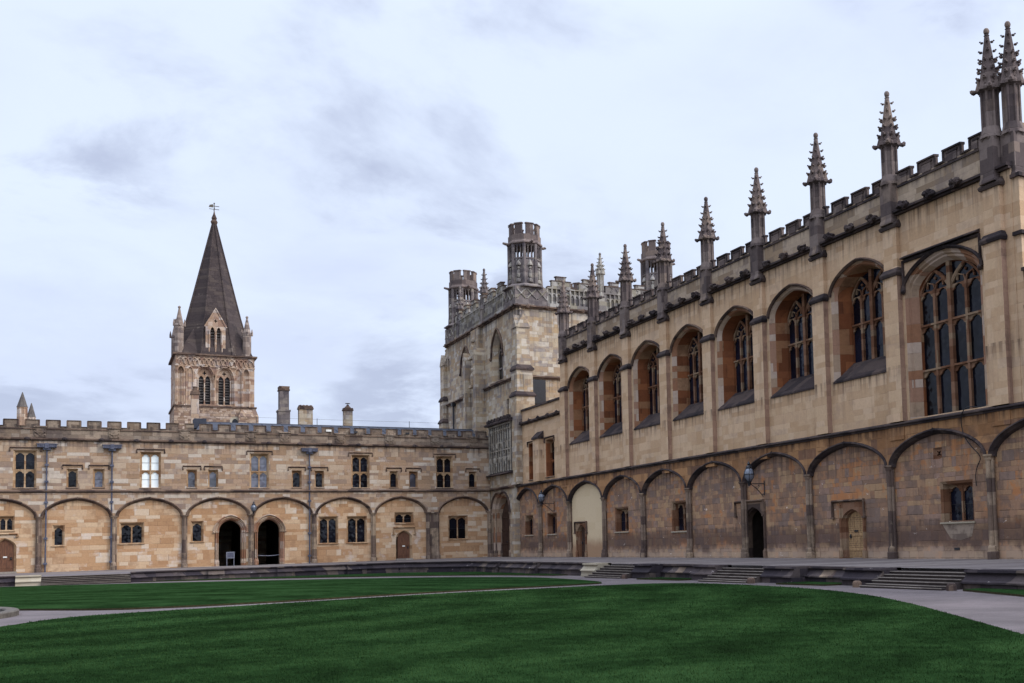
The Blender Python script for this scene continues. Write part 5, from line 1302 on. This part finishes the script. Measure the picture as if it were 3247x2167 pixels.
for s in (-.62, 0, .62): qq = CF.p(LX + s, 0, -.05); mb.ngon(qq[0], qq[1], [(.09, 21.4), (.06, 21.7), (.06, 23.8), (.1, 24.0)], 6)
lu = mb.build('spire_lucarne', 'cath', ca)
lo = MB(); face(lo, CF, rect(LX - .7, LX + .7, 21.5, 25.3), (), -.5)
for s in (-1, 1):
    for k in range(9): z = 21.7 + .29 * k; lo.add([CF.p(LX + s * .3 - .22, z, -.28), CF.p(LX + s * .3 + .22, z, -.28), CF.p(LX + s * .3 + .22, z + .2, -.46), CF.p(LX + s * .3 - .22, z + .2, -.46)], [(0, 1, 2, 3)])
lo.build('louvres', 'slate', lu)
mb = MB(); mb.add([(X1 - 1.6, CY - .6, 15.0), (X1 + .35, CY - .6, 15.0), (X1 + .1, CY - .05, 15.95), (X1 - 1.2, CY - .05, 15.95), (X1 - 1.6, CY - .05, 15.0), (X1 + .35, CY - .05, 15.0)], [(0, 1, 2, 3), (0, 3, 4), (1, 2, 5), (0, 1, 5, 4)]); mb.box(X1 - 1.6, X1 + .35, CY - .6, CY - .05, 8, 15.0); mb.build('stair_buttress', 'cath_rubble', ca)
mb = MB(); extr(mb, CF, opening(arch(-12.75, .5, 14.5, .5, 12, .9), 13.6), .1, .2, 0, [opening(arch(-12.75, .28, 14.45, .3, 12, .9), 13.6)]); mb.build('round_window', 'fresh', ca)
mb = MB(); face(mb, CF, opening(arch(-12.75, .29, 14.45, .31, 12, .9), 13.6), (), .14); mb.build('glass', 'glass', ca)

# ------------------------------------------------------------------ far turrets, chimneys
for x, r, z1, z2, lbl in ((-30.8, .40, 13.5, 14.75, 'taller of two small stone turrets with cone roofs at the far left'), (-30.15, .33, 12.68, 13.85, 'shorter small stone turret with a cone roof, right of its taller twin')):
    t = thing('cone_turret', lbl, 'turret', (x, 30, 8), 'small cone-roofed turrets')
    mb = MB(); mb.ngon(x, 30, [(r * .9, 5), (r * .9, z1 - .15), (r * 1.02, z1 - .1), (r * 1.02, z1)], 8, 0, PI / 8)
    for k in range(8): a = PI / 8 + k * PI / 4; mb.ngon(x + r * .9 * math.cos(a), 30 + r * .9 * math.sin(a), [(.05, 9), (.05, z1 - .1)], 5)
    mb.build('shaft', 'cath', t)
    mb = MB(); mb.ngon(x, 30, [(r * 1.12, z1 - .02), (r * 1.0, z1 + .06), (.03, z2)], 8, 0, PI / 8); mb.build('cone_roof', 'slate', t)


def chimney(lbl, x0, x1, y, z0, zt, mat, kindc, dy=.55):
    t = thing('chimney_stack', lbl, 'chimney', ((x0 + x1) / 2, y, 9), 'chimneys behind the pale range'); xm = (x0 + x1) / 2
    mb = MB(); mb.box(x0, x1, y, y + dy, z0, zt - .3); mb.build('stack', mat, t)
    mb = MB(); mb.box(x0 - .06, x1 + .06, y - .06, y + dy + .06, zt - .34, zt - .24); mb.box(x0 - .03, x1 + .03, y - .03, y + dy + .03, zt - .24, zt - .12)
    if kindc == 'crown':
        for k in range(4): a = x0 + (x1 - x0) * (k + .5) / 4; mb.blob((a, y + dy / 2, zt - .1), .15, dy * .5, .13, k, rough=.2)
    elif kindc == 'cowl': mb.ngon(xm, y + dy / 2, [(.3, zt - .13), (.2, zt - .0), (.1, zt + .08), (.1, zt + .16)], 8); mb.ngon(xm, y + dy / 2, [(.02, zt + .16), (.02, zt + .24), (.2, zt + .25), (.2, zt + .28)], 8)
    elif kindc == 'pot': mb.ngon(xm, y + dy / 2, [(.15, zt - .15), (.13, zt + .15), (.17, zt + .18), (.17, zt + .22)], 8)
    else: mb.box(x0 - .04, x1 + .04, y - .04, y + dy + .04, zt - .12, zt)
    mb.build('cap', 'sooty_brown', t)
    if kindc == 'tall': mb = MB(); mb.box(x0 - .1, x1 + .07, y - .08, y + dy + .08, z0, 11.7); mb.box(x0 - .14, x1 + .11, y - .12, y + dy + .12, 11.62, 11.75); mb.build('stack_base', mat, t)
    return t


chimney('tall slender chimney stack with a stepped base, left of the other chimneys', -13.1, -12.42, 12, 8, 13.6, 'turret', 'tall', .8)
chimney('broad pale chimney stack with a row of four caps', -11.68, -10.66, 12, 8, 12.2, 'tower', 'crown')
chimney('single square chimney with a flat metal cowl', -8.28, -7.62, 12, 8, 12.2, 'tower', 'cowl')
chimney('slim stone chimney with a pot in front of the spired tower', -19.72, -19.24, 6, 8.4, 12.2, 'cath', 'pot', .45)

# ------------------------------------------------------------------ lanterns, notice, cable, pond


def lantern(lbl, F, u, z, d, s=1.):
    o = F.p(u, z, d); t = thing('wall_lantern', lbl, 'lantern', o, 'wall lanterns on brackets'); x, y = o[0], o[1]
    g = MB(); g.ngon(x, y, [(.08 * s, z - .02), (.2 * s, z + .12 * s), (.235 * s, z + .28 * s), (.2 * s, z + .44 * s), (.12 * s, z + .55 * s)], 12); g.build('glass_globe', 'lampglass', t, True)
    f = MB()
    for k in range(6):
        a = k * PI / 3; f.tube([(x + r * s * math.cos(a), y + r * s * math.sin(a), z + h * s) for r, h in ((.09, -.03), (.21, .12), (.247, .28), (.21, .44), (.12, .57))], .012 * s, 5)
    f.ngon(x, y, [(.25 * s, z + .27 * s), (.25 * s, z + .3 * s)], 12); f.ngon(x, y, [(.13 * s, z + .54 * s), (.15 * s, z + .58 * s), (.09 * s, z + .66 * s), (.05 * s, z + .7 * s), (.075 * s, z + .74 * s), (.01, z + .86 * s)], 10)
    for k in range(6): a = k * PI / 3; f.ngon(x + .13 * s * math.cos(a), y + .13 * s * math.sin(a), [(.02, z + .56 * s), (.005, z + .66 * s)], 5)
    f.ngon(x, y, [(.05 * s, z - .22 * s), (.07 * s, z - .12 * s), (.11 * s, z - .02 * s)], 8); f.build('lantern_frame', 'iron', t)
    b = MB(); b.tube([F.p(u, z - .12, d), F.p(u, z - .12, 0.02)], .022, 6); b.tube([F.p(u, z + .02, .03), F.p(u, z - .62, .03)], .02, 6)
    b.tube([F.p(u, z - .14, d * .92), F.p(u, z - .24, d * .7), F.p(u, z - .42, d * .42), F.p(u, z - .6, d * .2), F.p(u, z - .68, .1), F.p(u, z - .62, .04), F.p(u, z - .56, .1), F.p(u, z - .6, .14)], .017, 6)
    b.tube([F.p(u, z - .16, d * .45), F.p(u, z - .24, d * .35), F.p(u, z - .3, d * .42), F.p(u, z - .36, d * .52), F.p(u, z - .28, d * .58)], .014, 5); b.build('bracket', 'iron', t)


lantern('black iron wall lantern on a scrolled bracket beside the open hall doorway', HF, -35.4, 3.36, .80, 1.0)
lantern('black iron wall lantern on a bracket near the corner archway', HF, -11.25, 3.52, .88, .9)
lantern('small black lantern between the two dark archways of the pale range', EF, -16.5, 3.48, .5, .75)
t = thing('notice_stand', 'small grey notice board on thin legs standing in the left archway', 'notice board', (-17.85, -.25, 0))
mb = MB(); mb.box(-18.1, -17.6, -.27, -.24, .48, .90); mb.build('board', 'grey', t)
mb = MB(); mb.box(-18.04, -17.66, -.275, -.27, .55, .84); mb.build('paper_notice', 'pipe', t)
for x in (-18.06, -17.64): mb = MB(); mb.box(x - .02, x + .02, -.275, -.235, .02, .5); mb.box(x - .025, x + .025, -.4, -.1, 0, .03); mb.build('leg', 'grey', t)
c = MB(); pts = [(-48.43, 5.02, .12), (-48.2, 5.06, .32), (-48.0, 5.0, .34), (-47.8, 4.8, .3), (-47.72, 4.4, .22), (-47.86, 4.0, .2), (-48.2, 3.65, .2), (-48.4, 3.45, .16), (-48.42, 3.3, .1), (-48.2, 3.05, .08), (-48.1, 2.75, .07), (-48.12, 2.42, .06)]
pp = [Vector(HF.p(u, z, d)) for u, z, d in pts]
for _ in range(2): pp = [pp[0]] + [q for i in range(len(pp) - 1) for q in (pp[i] * .75 + pp[i + 1] * .25, pp[i] * .25 + pp[i + 1] * .75)] + [pp[-1]]
c.tube(pp, .016, 6); tag(c.build('hanging_cable', 'cable'), 'black cable hanging in a loop below the large right-hand window', 'cable')
PX_, PY_, PR = -32.4, -42.0, 5.3; pz = gz(PX_, PY_)
pd = thing('pond_kerb', 'curved pale stone kerb of the round pond at the lower left edge', 'pond kerb', (PX_, PY_, pz))
mb = MB(); mb.ngon(PX_, PY_, [(PR, pz - .2), (PR, pz + .06), (PR - .03, pz + .085), (PR - .27, pz + .085), (PR - .3, pz + .06), (PR - .3, pz - .4)], 64, cap=False); mb.build('kerb_ring', 'flowerbed', pd)
mb = MB(); mb.ngon(PX_, PY_, [(PR - .29, pz - .06), (PR - .29, pz - .04)], 64); kind(mb.build('pond_water', 'water'), 'structure')
